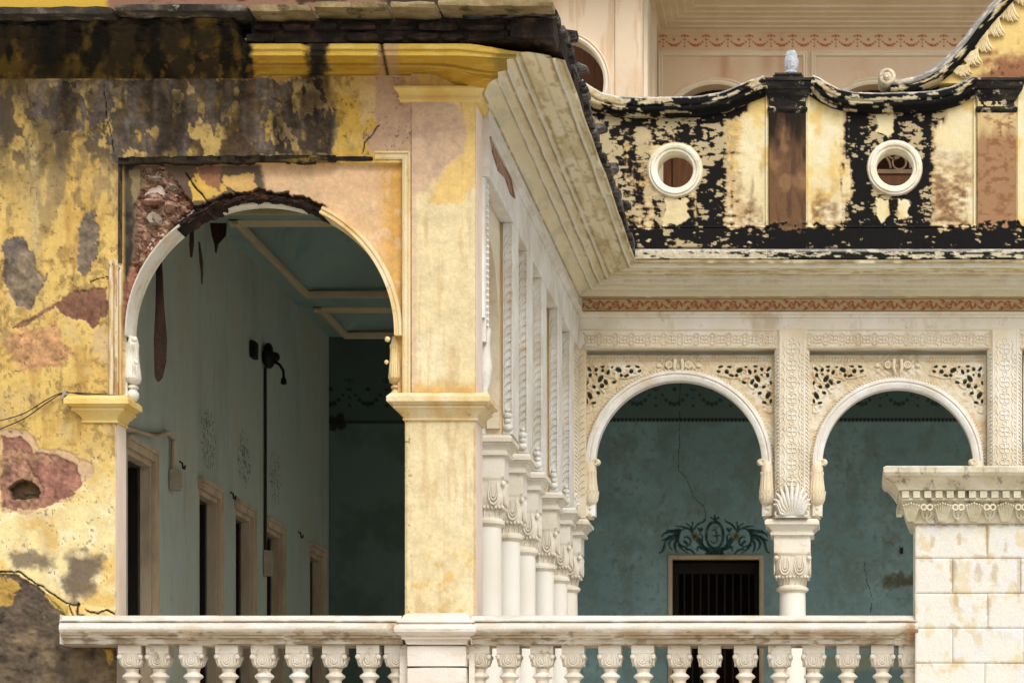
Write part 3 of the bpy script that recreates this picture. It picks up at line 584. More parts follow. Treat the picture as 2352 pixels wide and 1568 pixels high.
cc = lay(cc, (186,150,118), ss(860,872,xf)*(1-ss(905,925,xf))*.7); cc = lay(cc, (150,128,60), ss(1120,1150,xf+fbm(xf,yf,20,20,3,142)*20)*.9)
cc = lay(cc, (28,24,20), np.exp(-((xf-728+fbm(xf,yf,16,16,4,143)*22)/24)**4)*.95); cc = lay(cc, (26,20,12), np.exp(-((xf-884-(yf-140)*.2)/3)**2)*.9)
dk = 1-ss(572,588, xf+fbm(xf,yf,16,16,4,144)*16)
D = lay(np.ones((len(xf),3))*np.array((58,48,32.)), (112,88,36), ss(.0,.4,fbm(xf,yf,36,50,5,145)+ss(60,200,yf)*.2)*.85)
D = lay(D, (20,18,14), ss(.0,.35,fbm(xf,yf,40,90,5,146)-ss(120,220,yf)*.2)*.9); D = lay(D, (150,112,44), ss(.22,.4,fbm(xf,yf,22,26,5,147))*ss(80,150,yf)*.6)
D = lay(D, (16,15,13), np.exp(-((xf-115)/34)**2)*(1-ss(160,200,yf))*.8)
cc = cc*(1-dk[:,None])+D*dk[:,None]
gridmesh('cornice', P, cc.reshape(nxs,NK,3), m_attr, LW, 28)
# brickwork between cornice and roof slabs
zb = [6.665,6.745,6.83]
for row in range(2):
    x = 560+row*20
    while x < 1235:
        wv = random.uniform(50,120)
        if random.random() > .06:
            part('brick', rough_stone(PX(x,22.5)+.004, PX(min(x+wv,1240),22.5)-.006, 22.46+random.uniform(0,.05), 22.75, zb[row]+random.uniform(-.012,.006), zb[row+1]+random.uniform(-.012,.006), .016, int(x)+row), m_brick, LW)
        x += wv
part('brick_backing', MB().box(PX(575,22.5), -2.72, 22.54, 23.2, 6.67, 6.87), m_brick, LW)
xsl = [(-370,-92),(-90,262),(262,573),(573,717),(720,893),(896,1003),(1005,1272)]
for i,(a0,a1) in enumerate(xsl):
    tl_ = -.05*(1-max(0,i-1)/5); z0 = 6.875+tl_
    part('roof_slab', rough_stone(PX(a0,22.3)+.004, PX(a1,22.3)-.004, 22.25+random.uniform(-.02,.02), 23.3, z0+random.uniform(-.01,.006), 6.938+tl_+random.uniform(-.010,.006), .010, 200+i), m_stoneblack if i < 3 else m_slab, LW, 40)
pc = lambda x,y: lay(lay(lay(np.ones((len(x),3))*np.array((150,112,92.)), (214,176,70), 1-ss(238,256,x+fbm(x,y,10,10,3,150)*8)), (74,56,40), ss(.1,.4,fbm(x,y,60,20,4,151))*ss(250,300,x)), (36,30,24), ss(860,900,x)*.7)
sheet('roof_kerb', 22.9, -378, 1120, -40, 26, 3, m_attr, LW, None, pc, None, .25)
# --- side colonnade
colz = [25.45, 26.62, 27.87, 29.42, 30.72]
ent = [(-.38,5.81),(0,5.81),(0,6.16),(.02,6.162),(.02,6.185),(.035,6.195),(.05,6.198),(.05,6.218),(.012,6.228),(0,6.235),(0,6.40),(-.38,6.40)]
entw = ent
part('side_beam', MB().sweepXY([(XC,23.52),(XC,31.48)], ent), m_carved_white, LW, 25)
nd = 420; P = np.zeros((nd,NK,3))
for k in range(NK):
    p, z = cp[k]; d = np.linspace(DF-B_[k,0], DW-p, nd)
    wob = fbm(d*40, np.full(nd, k*1.2), 30, 18, 4, 160)*np.minimum(1, (d-d[0])*2)
    P[:,k,0] = XC+p+wob*.010*min(1,k/16); P[:,k,1] = d; P[:,k,2] = z+wob*.004
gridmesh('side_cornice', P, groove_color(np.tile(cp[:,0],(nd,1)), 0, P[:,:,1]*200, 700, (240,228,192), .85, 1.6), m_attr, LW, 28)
part('wall_plate', MB().box(-3.6, XC+.06, 23.25, 31.9, 6.70, 6.80), m_brick, LW)
# rubble course and lifted slates along the eaves
d = 22.45; i = 0
while d < 30.75:
    L = random.uniform(.35,.62); d1 = min(d+L, 30.8); t = (d-22.4)/8.4; zt = 6.935-.135*t; zl = 6.86-.14*t
    o = random.uniform(-.03,.02)
    part('eaves_slab', rough_stone(XC-.1, XC+.735+o, d+.006, d1-.006, zl, zt, .014, 300+i), m_slate, LW, 40)
    if True: part('brick', rough_stone(XC+.3, XC+.685+random.uniform(-.03,.02), d+.01, d1-.01, 6.68, max(6.70, zl-.002), .012, 400+i), m_brick, LW)
    d = d1; i += 1
for k,(dd,zz) in enumerate(((23.2,6.93),(24.1,6.91),(26.0,6.885),(27.4,6.86),(28.9,6.84))):
    part('broken_slate', rough_stone(XC+.56, XC+.79, dd, dd+.25, zz-.02, zz+.07, .02, 500+k), m_slate, LW)
# columns of the side: thing > column > pieces (built once, shared by both wings)
def column_parts(parent, tag=''):
    col = bpy.data.objects.new('column', None); C.objects.link(col); col.parent = parent; col.empty_display_size = .1
    s = lambda y: PZ(y, DW)
    cap = MB().square([(.214,s(1227.5)),(.25,s(1226)),(.252,s(1221)),(.236,s(1220)),(.24,s(1216)),(.262,s(1211)),(.268,s(1208)),(.285,s(1207.5)),(.287,s(1203.5)),(.312,s(1203)),(.314,s(1196)),(.285,s(1190.3)),(.1,s(1190))], 0, 0)
    pc_ = [part('impost', cap, m_marble, None, 14)]
    pc_.append(part('block', MB().square([(.205,s(1267)),(.21,s(1265)),(.21,s(1226))], 0, 0), m_marble, None))
    bell = MB().square([(.165,s(1322)),(.185,s(1318)),(.195,s(1300)),(.20,s(1278)),(.205,s(1270)),(.215,s(1268)),(.215,s(1266))], 0, 0, .25)
    for sgn in range(4):
        ca, sa = math.cos(sgn*PI/2), math.sin(sgn*PI/2)
        def q(u, z, o): return (ca*u+sa*(.2+o), sa*u-ca*(.2+o), z)
        for cx in (-.085,.085):
            for rr,r0 in ((.066,.012),(.038,.010),(.012,.012)):
                pts = [q(cx+rr*.85*math.cos(t), s(1300)+rr*1.35*math.sin(t)+.01, .004) for t in np.linspace(PI*.9, PI*2.1, 9)]
                pts = [q(cx-rr*.55, s(1274), .004)]+pts+[q(cx+rr*.55, s(1274), .004)]
                bell.tube(pts, r0, 5)
        bell.ball(*q(-.185, s(1278), -.005), .029, seg=10, rg=7)
        for k in range(8):
            u = -.17+.34*(k+.5)/8; bell.ball(*q(u, s(1321), -.02), .019, seg=6, rg=4)
    pc_.append(part('capital', bell, m_marble, None, 50))
    nk = MB().lathe([(.165,s(1322)),(.155,s(1330)),(.150,s(1338)),(.165,s(1341)),(.186,s(1345)),(.186,s(1350)),(.165,s(1353)),(.155,s(1356))], 0, 0, 28)
    for k in range(14):
        t = 2*PI*k/14; nk.tube([(.165*math.cos(t), .165*math.sin(t), s(1323)), (.158*math.cos(t+.08), .158*math.sin(t+.08), s(1330)), (.155*math.cos(t), .155*math.sin(t), s(1338))], .009, 4)
    pc_.append(part('necking', nk, m_marble, None, 45))
    pc_.append(part('shaft', MB().lathe([(.165,FL+.22),(.165,FL+.30),(.156,FL+.6),(.154,s(1400)),(.150,s(1354))], 0, 0, 32), m_shaft, None, 60))
    pc_.append(part('base', MB().square([(.24,FL+.003),(.24,FL+.12),(.22,FL+.125)], 0, 0).lathe([(.2,FL+.12),(.215,FL+.15),(.2,FL+.18),(.175,FL+.2),(.185,FL+.215),(.17,FL+.24)], 0, 0, 28), m_marble, None, 40))
    for o in pc_: o.parent = col; o.location = (0,0,0)
    return col
col0 = column_parts(LW); base = Vector(LW.location)
def local(o, x, y, z=0): o.location = Vector((x,y,z))-base
colx = [-3.308,-3.273,-3.266,-3.244,-3.231]; local(col0, colx[0], colz[0]); col0.scale = (.82,.82,1)
for dx_,dz in zip(colx[1:], colz[1:]):
    c = tree_copy(col0, LW); local(c, dx_, dz)
# pillars above: plain ochre core with a white scalloped strip on the outer corner
def scallops(mb, cx, y, z0, z1, wd, pitch=.075, dep=.012):
    n = int((z1-z0)/pitch)
    for k in range(n):
        z = z0+k*pitch
        mb.tube([(cx-wd*.5, y, z), (cx-wd*.35, y-dep*.5, z+pitch*.55), (cx-wd*.05, y-dep, z+pitch*.95), (cx+wd*.3, y-dep, z+pitch*1.15), (cx+wd*.5, y, z+pitch*1.1)], [.006,.009,.010,.009,.006], 4)
    return mb
ZC = 3.865
def side_pillar(dz):
    m = bpy.data.objects.new('pillar', None); C.objects.link(m); m.parent = LW; m.location = Vector((XC,dz,ZC))-base; m.empty_display_size = .1
    def pp(name, mb, mat, sm=None): o = part(name, mb, mat, None, sm); o.parent = m; o.location = -Vector((XC,dz,ZC)); return o
    pp('core', MB().prism([(XC-.36,ZC),(XC-.09,ZC),(XC-.09,5.808),(XC-.36,5.808)], dz-.2, dz+.2), m_beige)
    pp('strip', MB().box(XC-.092, XC-.002, dz-.225, dz+.215, ZC, 5.808).box(XC-.36, XC-.25, dz-.222, dz+.215, ZC, 5.808), m_carved_white)
    sl = MB(); scallops(sl, XC-.048, dz-.226, ZC+.25, 5.75, .068)
    sl.box(XC-.091, XC-.084, dz-.238, dz-.224, ZC+.2, 5.78).box(XC-.014, XC-.004, dz-.238, dz-.224, ZC+.2, 5.78)
    for k,(r,z) in enumerate(((.05,.06),(.035,.12),(.045,.17),(.03,.22))): sl.ball(XC-.048, dz-.23, ZC+z, r, 1, .6, .7)
    pp('scallop_carving', sl, m_carved_white, 60)
side_d = colz
for dz in side_d: side_pillar(dz)
# arches of the side bays
edges = [23.5]+side_d+[31.8]
for k in range(6):
    d0 = edges[k]+(.2 if k else 0); d1 = edges[k+1]-.2; c0 = (d0+d1)/2; R = (d1-d0)/2-.05; zs = 4.55
    v = []; n = 24
    pts = [(c0+R*math.cos(t), zs+R*1.15*math.sin(t)) for t in np.linspace(0,PI,n)]
    out = [(d1,ZC+.05)]+[(c0+R, ZC+.05)]+pts+[(c0-R,ZC+.05),(d0,ZC+.05),(d0,5.80),(d1,5.80)]
    m = len(out); mb = MB(); mb.add([(XC-.24,a_,b_) for a_,b_ in out]+[(XC-.12,a_,b_) for a_,b_ in out], [tuple(range(m)), tuple(range(2*m-1,m-1,-1))]+[(i,m+i,m+(i+1)%m,(i+1)%m) for i in range(m)])
    part('arch_panel', mb, m_carved, LW)
# half pilaster behind the pier with turned drop
hp = MB().box(XC-.34, XC-.03, 23.54, 23.75, 4.4, 5.808).tube([(XC-.06,23.52,z) for z in (4.6,5.2,5.8)], .03, 8)
for k in range(24): hp.ball(XC-.022, 23.6, 4.55+.052*k, .016, seg=6, rg=4)
hp.lathe([(.03,ZC+.02),(.05,ZC+.08),(.03,ZC+.14),(.055,ZC+.2),(.07,ZC+.35),(.05,ZC+.55),(.06,ZC+.66),(.03,ZC+.7)], XC-.06, 23.66, 12)
part('half_pilaster', hp, m_carved_white, LW, 50)
part('peeled_brick_patch', gp := MB().add([(XC+.003,dd,zz) for dd,zz in ((23.55,6.16),(24.0,6.19),(24.5,6.17),(25.0,6.14),(25.3,6.05),(25.0,6.03),(24.6,6.08),(24.1,6.02),(23.7,6.08))], [tuple(range(9))]).tube([(XC+.004,dd,zz) for dd,zz in ((23.55,6.165),(24.0,6.195),(24.5,6.175),(25.0,6.145),(25.3,6.05),(25.0,6.025),(24.6,6.075),(24.1,6.015),(23.7,6.075))], .012, 5), m_redstone, LW)
# --- gallery interior
doors = [(25.15,26.08),(27.95,28.8),(29.62,30.42),(31.22,32.02),(33.75,34.5)]; DH = 3.74
mb = MB(); prev = 23.5
for a0,a1 in doors:
    mb.box(XL-.3, XL, prev, a0, FL, DH); prev = a1
mb.box(XL-.3, XL, prev, DB, FL, DH).box(XL-.3, XL, 23.5, DB, DH, 6.62)
part('inner_wall', mb, m_teal_left, LW)
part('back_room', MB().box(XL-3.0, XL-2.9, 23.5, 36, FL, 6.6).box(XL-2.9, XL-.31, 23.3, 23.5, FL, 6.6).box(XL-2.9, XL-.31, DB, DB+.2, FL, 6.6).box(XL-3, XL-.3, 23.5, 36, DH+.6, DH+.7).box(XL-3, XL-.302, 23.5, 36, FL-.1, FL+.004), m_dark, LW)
for i,(a0,a1) in enumerate(doors):
    dr = bpy.data.objects.new('doorway', None); C.objects.link(dr); dr.parent = LW; dr.location = Vector((XL,a0,FL))-base
    def dp(name, mb, mat): o = part(name, mb, mat, None); o.parent = dr; o.location = -Vector((XL,a0,FL)); return o
    f = MB().box(XL+.002, XL+.035, a1-.01, a1+.09, FL, DH+.1).box(XL+.035, XL+.05, a1+.05, a1+.08, FL, DH+.1).box(XL+.002, XL+.035, a0-.03, a1+.0-.012, DH-.01, DH+.1).box(XL+.035, XL+.055, a0-.03, a1+.1, DH+.06, DH+.103)
    f.box(XL-.10, XL-.003, a1-.06, a1-.002, FL, DH-.06).box(XL-.10, XL-.003, a0+.002, a1-.002, DH-.06, DH-.003).box(XL-.10, XL-.003, a0+.002, a0+.05, FL, DH-.062)
    dp('frame', f, m_doortrim)
    dp('door_leaf', MB().box(XL-.9, XL-.11, a0+.052, a0+.09, FL+.02, DH-.08).box(XL-.9, XL-.11, a1-.12, a1-.08, FL+.02, DH-.08), m_doorwood)
# end wall shared with the far wing
FW = thing('arcade_wing', 'far cream marble wing with two carved round arches and a teal back wall', 'building', (1.5, 33, -1.6))
def crest_curves():
    L = []
    def spiral(cx, cy, r0, r1, a0, a1, w0, w1, n=14):
        L.append(([(cx+(r0+(r1-r0)*t)*math.cos(math.radians(a0+(a1-a0)*t)), cy-(r0+(r1-r0)*t)*math.sin(math.radians(a0+(a1-a0)*t))) for t in np.linspace(0,1,n)], w0, w1))
    Z = lambda pts: [(1494.5+.1302*x, 1151.5+.1302*y) for x,y in pts]   # crest sketch units
    def cv(pts, w0, w1): L.append((Z(pts), w0, w1))
    oval = [(1130+150*math.cos(t), 590+235*math.sin(t)) for t in np.linspace(0,2*PI,26)]
    cv(oval, 5.2, 5.2)
    half = [([(760,600),(840,720),(920,800),(1040,850)],3,7),([(820,860),(830,800),(900,820),(1000,860),(1080,900)],2.5,6),([(770,480),(830,400),(930,350),(955,310)],4,2.5),([(900,480),(880,520),(840,470)],5,3),
            ([(740,560),(700,500),(640,470),(560,490),(500,560),(480,660),(520,760),(600,790),(680,760),(700,680),(650,620),(600,630)],3,3.5),([(600,700),(640,740)],5,5),
            ([(740,540),(730,440),(740,360)],3,2.5),([(730,520),(690,430),(630,385)],3,2),([(650,470),(560,440),(440,430)],4,1.5),([(520,500),(420,500),(280,510)],5,1.5),([(500,520),(360,530),(240,560),(200,610)],6,2),
            ([(490,560),(380,600),(260,660),(200,680)],6,2),([(480,600),(400,640),(330,720),(340,800),(380,850)],7,2),([(480,640),(430,740),(430,830),(460,890)],6,2),([(330,620),(260,700),(240,780),(210,870),(160,900)],6,2.5),
            ([(500,760),(560,840),(660,905)],5,1.5),([(620,830),(720,860),(780,930)],4,3),([(860,570),(910,600),(910,720),(960,800),(1040,880)],2,3),([(840,640),(880,700),(940,800)],5,3),([(980,915),(1060,880),(1130,900)],4,10)]
    for pts,a_,b_ in half: cv(pts, a_, b_); cv([(2260-x,y) for x,y in pts], a_, b_)
    cv([(1130,240),(1130,330)],3,5); cv([(1050,275),(1130,310),(1200,280)],2,3.5); cv([(1050,915),(1230,915)],6,6)
    om = [([(1085,510),(1130,500),(1160,540),(1150,590),(1110,600)],2,2.2),([(1110,600),(1160,610),(1175,680),(1140,725),(1090,725),(1050,680)],2.2,1.6),([(1160,610),(1190,590),(1235,600)],2,1.4),([(1095,440),(1115,475),(1160,475),(1185,440)],1.2,1.2)]
    for q in om: cv(*q)
    cv([(1136,432),(1137,438)],1.8,1.8)
    return L, Z([(775,610),(1500,615)])
CREST, FLOWERS = crest_curves()
def wdist(x, y, pts, w0, w1):      # coverage of a tapering stroke
    x0 = min(p[0] for p in pts)-8; x1 = max(p[0] for p in pts)+8; y0 = min(p[1] for p in pts)-8; y1 = max(p[1] for p in pts)+8
    out = np.zeros(len(x)); sel = (x > x0)&(x < x1)&(y > y0)&(y < y1)
    if not sel.any(): return out
    xs_, ys_ = x[sel], y[sel]; n = len(pts); o = np.zeros(len(xs_))
    for i in range(n-1):
        ax, ay = pts[i]; bx, by = pts[i+1]; dx, dy = bx-ax, by-ay; t = np.clip(((xs_-ax)*dx+(ys_-ay)*dy)/(dx*dx+dy*dy+1e-9), 0, 1)
        dd = np.hypot(xs_-ax-t*dx, ys_-ay-t*dy); ww = (w0+(w1-w0)*(i+t)/(n-1))*.5
        o = np.maximum(o, 1-ss(ww-.8, ww+.8, dd))
    out[sel] = o; return out
def smoothc(pts, n=6):
    P_ = [pts[0]]+list(pts)+[pts[-1]]; out = []
    for i in range(1, len(P_)-2):
        p0,p1,p2,p3 = [np.array(q) for q in P_[i-1:i+3]]
        for t in np.linspace(0,1,n,endpoint=False): out.append(tuple(.5*((2*p1)+(p2-p0)*t+(2*p0-5*p1+4*p2-p3)*t*t+(3*p1-p0-3*p2+p3)*t**3)))
    return out+[tuple(pts[-1])]
def garland(x, y, x0, pitch, ytop, drop_, rad, col, c, amt):
    u = (x-x0)/pitch; k = np.floor(u); f = u-k
    t = np.zeros(len(x))
    for i in range(9):          # swag of dots
        fx = .06+.88*i/8; fy = drop_*math.sin(PI*(.12+.76*i/8))*1.0; r = rad*(.55+.75*math.sin(PI*i/8))
        t = np.maximum(t, 1-ss(r-.8, r+.8, np.hypot((f-fx)*pitch, y-ytop-fy)))
    for i in range(4):
        for fo in (0,1): t = np.maximum(t, 1-ss(rad*.7-.6+.5*(i == 3), rad*.7+.8+.5*(i == 3), np.hypot((f-fo)*pitch, y-ytop-drop_*(.1+.32*i))))
    t = np.maximum(t, 1-ss(rad*1.2-.8, rad*1.2+.8, np.hypot((f-.5)*pitch, y-ytop-drop_*.38)))
    for fo in (0,1): t = np.maximum(t, (1-ss(1, 2, abs(y-ytop+2-abs(f-fo)*pitch*.35)))*(abs(f-fo)*pitch < 10))
    return lay(c, col, t*amt)
def back_color(x, y):
    n1 = fbm(x,y,120,90,5,170); n2 = fbm(x,y,14,14,4,171); n3 = fbm(x,y,40,60,4,172)
    c = np.ones((len(x),3))*np.array((134,164,166.)); c = lay(c, (152,182,184), ss(0,.4,n1)*.7); c = lay(c, (120,138,130), ss(.05,.4,n3)*.5); c = lay(c, (132,134,116), ss(.1,.4,n2)*.3)
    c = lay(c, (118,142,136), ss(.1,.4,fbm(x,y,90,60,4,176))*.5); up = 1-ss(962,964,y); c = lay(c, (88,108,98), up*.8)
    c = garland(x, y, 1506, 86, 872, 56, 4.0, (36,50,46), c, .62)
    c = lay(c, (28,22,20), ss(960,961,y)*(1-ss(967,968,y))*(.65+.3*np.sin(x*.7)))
    for pts,wa,wb in CREST:
        c = lay(c, (30,56,54), wdist(x, y, smoothc(pts) if len(pts) > 2 else pts, wa*1.2+.5, wb*1.2+.5)*(.93-.25*ss(.1,.4,fbm(x,y,7,7,3,179))))
    for fx,fy in FLOWERS:
        r = np.hypot(x-fx, y-fy); a_ = np.arctan2(y-fy, x-fx); c = lay(c, (112,112,82), 1-ss(9,12, r*(1.25+.2*np.cos(a_*8)))); c = lay(c, (76,66,44), 1-ss(3,5,r))
    crk = [(1562,850),(1561,1010),(1558,1080),(1574,1094),(1590,1130),(1592,1140),(1618,1164),(1622,1198)]
    c = lay(c, (18,22,20), (1-ss(.4,1.3,segd(x+n2*3, y+n2*3, crk)))*.5)
    c = lay(c, (18,22,20), (1-ss(.5,1.3,segd(x+n2*3, y+n2*3, [(1658,1256),(1659,1284)])))*.8)
    c = lay(c, (40,52,48), (1-ss(.5,1.3,segd(x+n2*5, y+n2*3, [(1984,1290),(1990,1330),(2002,1370),(1998,1405)])))*.6)
    c = lay(c, (86,74,48), blot(x, y, [(2030,1326),(2070,1318),(2110,1320),(2110,1342),(2060,1348),(2028,1340)], 8, 18, 8, 173)*.75)
    c = lay(c, (96,84,60), blot(x, y, [(2034,1242),(2052,1240),(2052,1250),(2036,1250)], 4, 10, 5, 174)*.5)
    c = lay(c, (168,186,182), ss(.26,.30,fbm(x,y,9,9,4,177)+.2*n3)*ss(980,1060,y)*.22); c = lay(c, (98,116,106), ss(.42,.5,fbm(x,y,7,11,4,178)+.4*n1)*.35)
    # faded landscape dado
    dd = ss(1502,1510, y+n3*8)*ss(1880,1900,x); c = lay(c, (150,146,108), dd*.55); c = lay(c, (98,126,138), ss(1530,1545,y+n1*14)*dd*.7)
    return c
D1 = (1544,1744,1284)
def back_sdf(x, y): return -np.minimum(np.minimum(x-D1[0], D1[1]-x), y-D1[2])
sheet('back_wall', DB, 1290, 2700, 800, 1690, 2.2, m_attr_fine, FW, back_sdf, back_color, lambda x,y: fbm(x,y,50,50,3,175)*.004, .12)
xl, xr_ = PX(1544,DB), PX(1744,DB)
part('back_wall_upper', MB().box(PX(1290,DB), 6.6, DB+.0, DB+.2, PZ(800,DB)-.001, 6.7), m_teal, FW)
def end_color(x, y):
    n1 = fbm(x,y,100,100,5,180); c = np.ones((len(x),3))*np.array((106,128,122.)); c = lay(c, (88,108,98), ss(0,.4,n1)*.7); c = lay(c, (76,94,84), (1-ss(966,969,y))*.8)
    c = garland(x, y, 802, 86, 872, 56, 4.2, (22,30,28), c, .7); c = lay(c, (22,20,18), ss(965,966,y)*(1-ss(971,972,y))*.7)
    return lay(c, (34,30,24), blot(x, y, [(755,950),(790,955),(800,985),(758,990)], 6, 14, 2, 181)*.8)
part('end_wall', MB().box(XL-.1, PX(1290,DB)-.001, DB+.01, DB+.2, FL, 7.3), m_teal, LW)
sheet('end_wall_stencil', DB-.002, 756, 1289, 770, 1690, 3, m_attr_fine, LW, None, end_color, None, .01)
# gallery ceiling: three shallow vaults between mouldings
for (a0,a1,rise) in ((23.55,28.1,1.0),(28.55,32.3,1.0),(33.1,34.85,.7)):
    n = 28; u = np.linspace(-1,1,n); U, W = np.meshgrid(u, u, indexing='ij'); x0, x1 = XL+.22, XC-.42
    P = np.stack([x0+(x1-x0)*(U+1)/2, a0+(a1-a0)*(W+1)/2, 6.63+rise*(np.clip((1-U**2)*(1-W**2),0,1))**.6], 2)
    gridmesh('vault', P, None, m_ceil, LW, 60)
    fr = [(x0-.04,a0-.04),(x0-.04,a1+.04),(x1+.04,a1+.04),(x1+.04,a0-.04),(x0-.04,a0-.04)]
    part('ceiling_moulding', MB().sweepXY(fr, [(-.0,6.62),(-.0,6.585),(.03,6.57),(.055,6.545),(.09,6.54),(.10,6.555),(.10,6.62)][::-1]), m_ceiltrim, LW, 35)
    rb = MB()
    for q in (.45,.8):
        rb.tube([(x0+(x1-x0)*(q*math.cos(t)+1)/2, a0+(a1-a0)*(q*math.sin(t)+1)/2, 6.622+rise*((1-(q*math.cos(t))**2)*(1-(q*math.sin(t))**2))**.6-.004) for t in np.linspace(0,2*PI,48,endpoint=False)], .03, 6, True)
    part('vault_rib', rb, m_ceiltrim, LW, 60)
cl = MB()
for a0,a1 in ((23.4,23.56),(28.09,28.56),(32.29,33.11),(34.84,35.2)): cl.box(XL-.1, XC-.385, a0, a1, 6.60, 6.70)
cl.box(XL-.1, XL+.225, 23.56, 35, 6.602, 6.70).box(XC-.43, XC-.384, 23.56, 35, 6.602, 6.70)
part('ceiling', cl, m_ceil, LW)
part('roof', MB().box(-9, XC-.12, 23.6, 36.5, 7.72, 7.8).box(-9,-8.6,23.6,36,FL,7.719).box(-9, XC-.12, 23.43, 23.6, 6.81, 7.8).box(XC-.25, XC-.12, 23.6, 36.5, 6.81, 7.719).box(-8.599, XC-.25, 36.3, 36.5, FL, 7.719), m_slab, LW)
# faded stencils above the side doors: flakes of old paint
rnd = random.Random(3)
for dc,zc in ((28.35,4.28),(30.05,4.32),(31.7,4.33)):
    fl = MB()
    for k in range(150):
        a_ = rnd.uniform(0,2*PI); r = math.sqrt(rnd.random()); y_ = dc+.33*r*math.cos(a_); z_ = zc+.32*r*math.sin(a_); hh = rnd.uniform(.01,.045); ww = rnd.uniform(.006,.02)
        fl.add([(XL+.003,y_,z_),(XL+.003,y_+ww,z_+hh*.3),(XL+.003,y_+ww*.8,z_+hh),(XL+.003,y_-ww*.3,z_+hh*.7)], [(0,1,2,3)])
    part('faded_stencil', fl, m_stencil if 'm_stencil' in globals() else (m_stencil := M('faded_grey_stencil', [(84,98,96),(104,114,108)], 5, bump=.1)), LW)
# ------------------------------------------------------------------ FAR WING
fb = Vector(FW.location)
part('beam', MB().sweepXY([(XC-.2,DW),(6.6,DW)], entw), m_marble, FW, 25)
# entablature carving: chain of four-petal flowers between ropes
cb = MB(); yb = DW-.004; zc = PZ(779,DW); u = XC+.14; pitch = .186
while u < 2.6:
    for k in range(4):
        t = PI/4+k*PI/2; cb.ring(u+.030*math.cos(t), yb, zc+.030*math.sin(t), .024, .007, 8, 4)
    cb.ball(u, yb, zc, .012, seg=6, rg=4)
    for sx in (-1,1): cb.tube([(u+sx*pitch/2, yb, zc+.075), (u+sx*.055, yb, zc+.045), (u+sx*.075, yb, zc), (u+sx*.055, yb, zc-.045), (u+sx*pitch/2, yb, zc-.075)], .0075, 4)
    cb.ring(u+pitch/2, yb, zc+.04, .02, .006, 8, 4); cb.ring(u+pitch/2, yb, zc-.04, .02, .006, 8, 4)
    u += pitch
cb.box(XC+.02, 6.6, DW-.012, DW+.01, PZ(758.5,DW), PZ(756,DW))
part('carved_band', cb, m_carved, FW, 60)
rp_ = MB(); u = XC+.03
while u < 2.6:
    rp_.tube([(u, DW-.006, PZ(800,DW)+.002), (u+.03, DW-.014, PZ(800,DW)+.014), (u+.045, DW-.006, PZ(800,DW)+.03)], .009, 4); u += .036
part('rope_moulding', rp_, m_carved, FW, 60)
# painted leaf frieze
def frieze_color(x, y):
    n = fbm(x,y,20,10,4,190); c = np.ones((len(x),3))*np.array((196,174,128.)); c = lay(c, (176,140,104), ss(.0,.4,n)*.6)
    pit = 45.0; u = (x-1345)/pit; k = np.floor(u); f = (u-k)*pit; yy = y-700
    yy = yy*np.where(k % 2 == 0, 1, -1)
    t = 1-ss(.5,1.6, abs(yy-7*np.sin(f/pit*2*PI)))
    leaves = [(5,6,.6),(12,-6,-.5),(19,3,.9),(27,7,-.4),(34,-7,.5),(40,0,1.2),(9,-10,.2),(30,-1,-1)]
    for lx,ly,an in leaves:
        ux = (f-lx)*math.cos(an)+(yy-ly)*math.sin(an); uy = -(f-lx)*math.sin(an)+(yy-ly)*math.cos(an)
        t = np.maximum(t, 1-ss(.8,1.25, np.hypot(ux/5.2, uy/2.3)))
    c = lay(c, (158,84,58), t*.85*(1-ss(11.5,12.5,abs(y-700))))
    r = np.hypot(f-22, yy+2); c = lay(c, (206,160,130), (1-ss(4.5,5.5,r))*.9); c = lay(c, (160,96,72), (1-ss(1.5,2.4,abs(r-3.4)))*.6)
    c = lay(c, (128,84,56), (1-ss(.7,1.5,abs(abs(y-700)-14.2)))*.7); return c
sheet('painted_frieze', DW-.003, 1337, 2420, 684, 716.5, 1.4, m_attr_fine, FW, None, frieze_color, None, .002)
# cornice of the wing
nw = 420; P = np.zeros((nw,NK,3))
for k in range(NK):
    p, z = cp[k]; x = np.linspace(XC+p, 3.2, nw); wob = fbm(x*40, np.full(nw, k*1.2), 30, 18, 4, 195)
    P[:,k,0] = x; P[:,k,1] = DW-p-wob*.008*min(1,k/8); P[:,k,2] = z+wob*.003
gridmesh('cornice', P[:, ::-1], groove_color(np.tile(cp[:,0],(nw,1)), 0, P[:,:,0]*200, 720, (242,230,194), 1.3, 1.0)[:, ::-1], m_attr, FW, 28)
part('wall_plate', MB().box(XC-.2, 6.6, DW-.66, DW+.4, 6.668, 6.69), m_marble, FW)
xx = -2.352; i = 0
while xx < 3.0:
    L = random.uniform(.9,1.5)
    def led(x, y):
        n = fbm(x,y,26,6,5,198); c = np.ones((len(x),3))*np.array((30,28,24.)); c = lay(c, (214,202,170), ss(.02,.12, n+.42*(1-ss(1650,1780,x)))); return lay(c, (232,226,214), ss(576,578,y)*0+(1-ss(577,579.5,y))*.7)
    x0v = VX+xx*F/30.79; x1v = VX+(xx+L)*F/30.79
    sheet('ledge_stone', 30.79, x0v, x1v-.7, 572, 594, 2.2, m_attr_rough, FW, None, led, lambda x,y: .008*fbm(x,y,14,9,3,199), .75)
    xx += L; i += 1
part('ledge_top', MB().box(-2.36, 3.2, 30.80, 31.9, 6.70, 6.775), m_stoneblack, FW)
part('ceiling', MB().box(XC-.38, 6.6, DW+.38, DB+.2, 6.60, 6.72), m_ceil, FW)
part('roof', MB().box(XC-.02, 6.6, 31.9, 42, 7.3, 7.4).box(XC-.02, 6.6, 31.9, 32.0, 6.7, 7.3), m_slab, FW)
part('end_partition', MB().box(6.4, 6.6, DW, DB+.2, FL, 6.7), m_teal, FW)
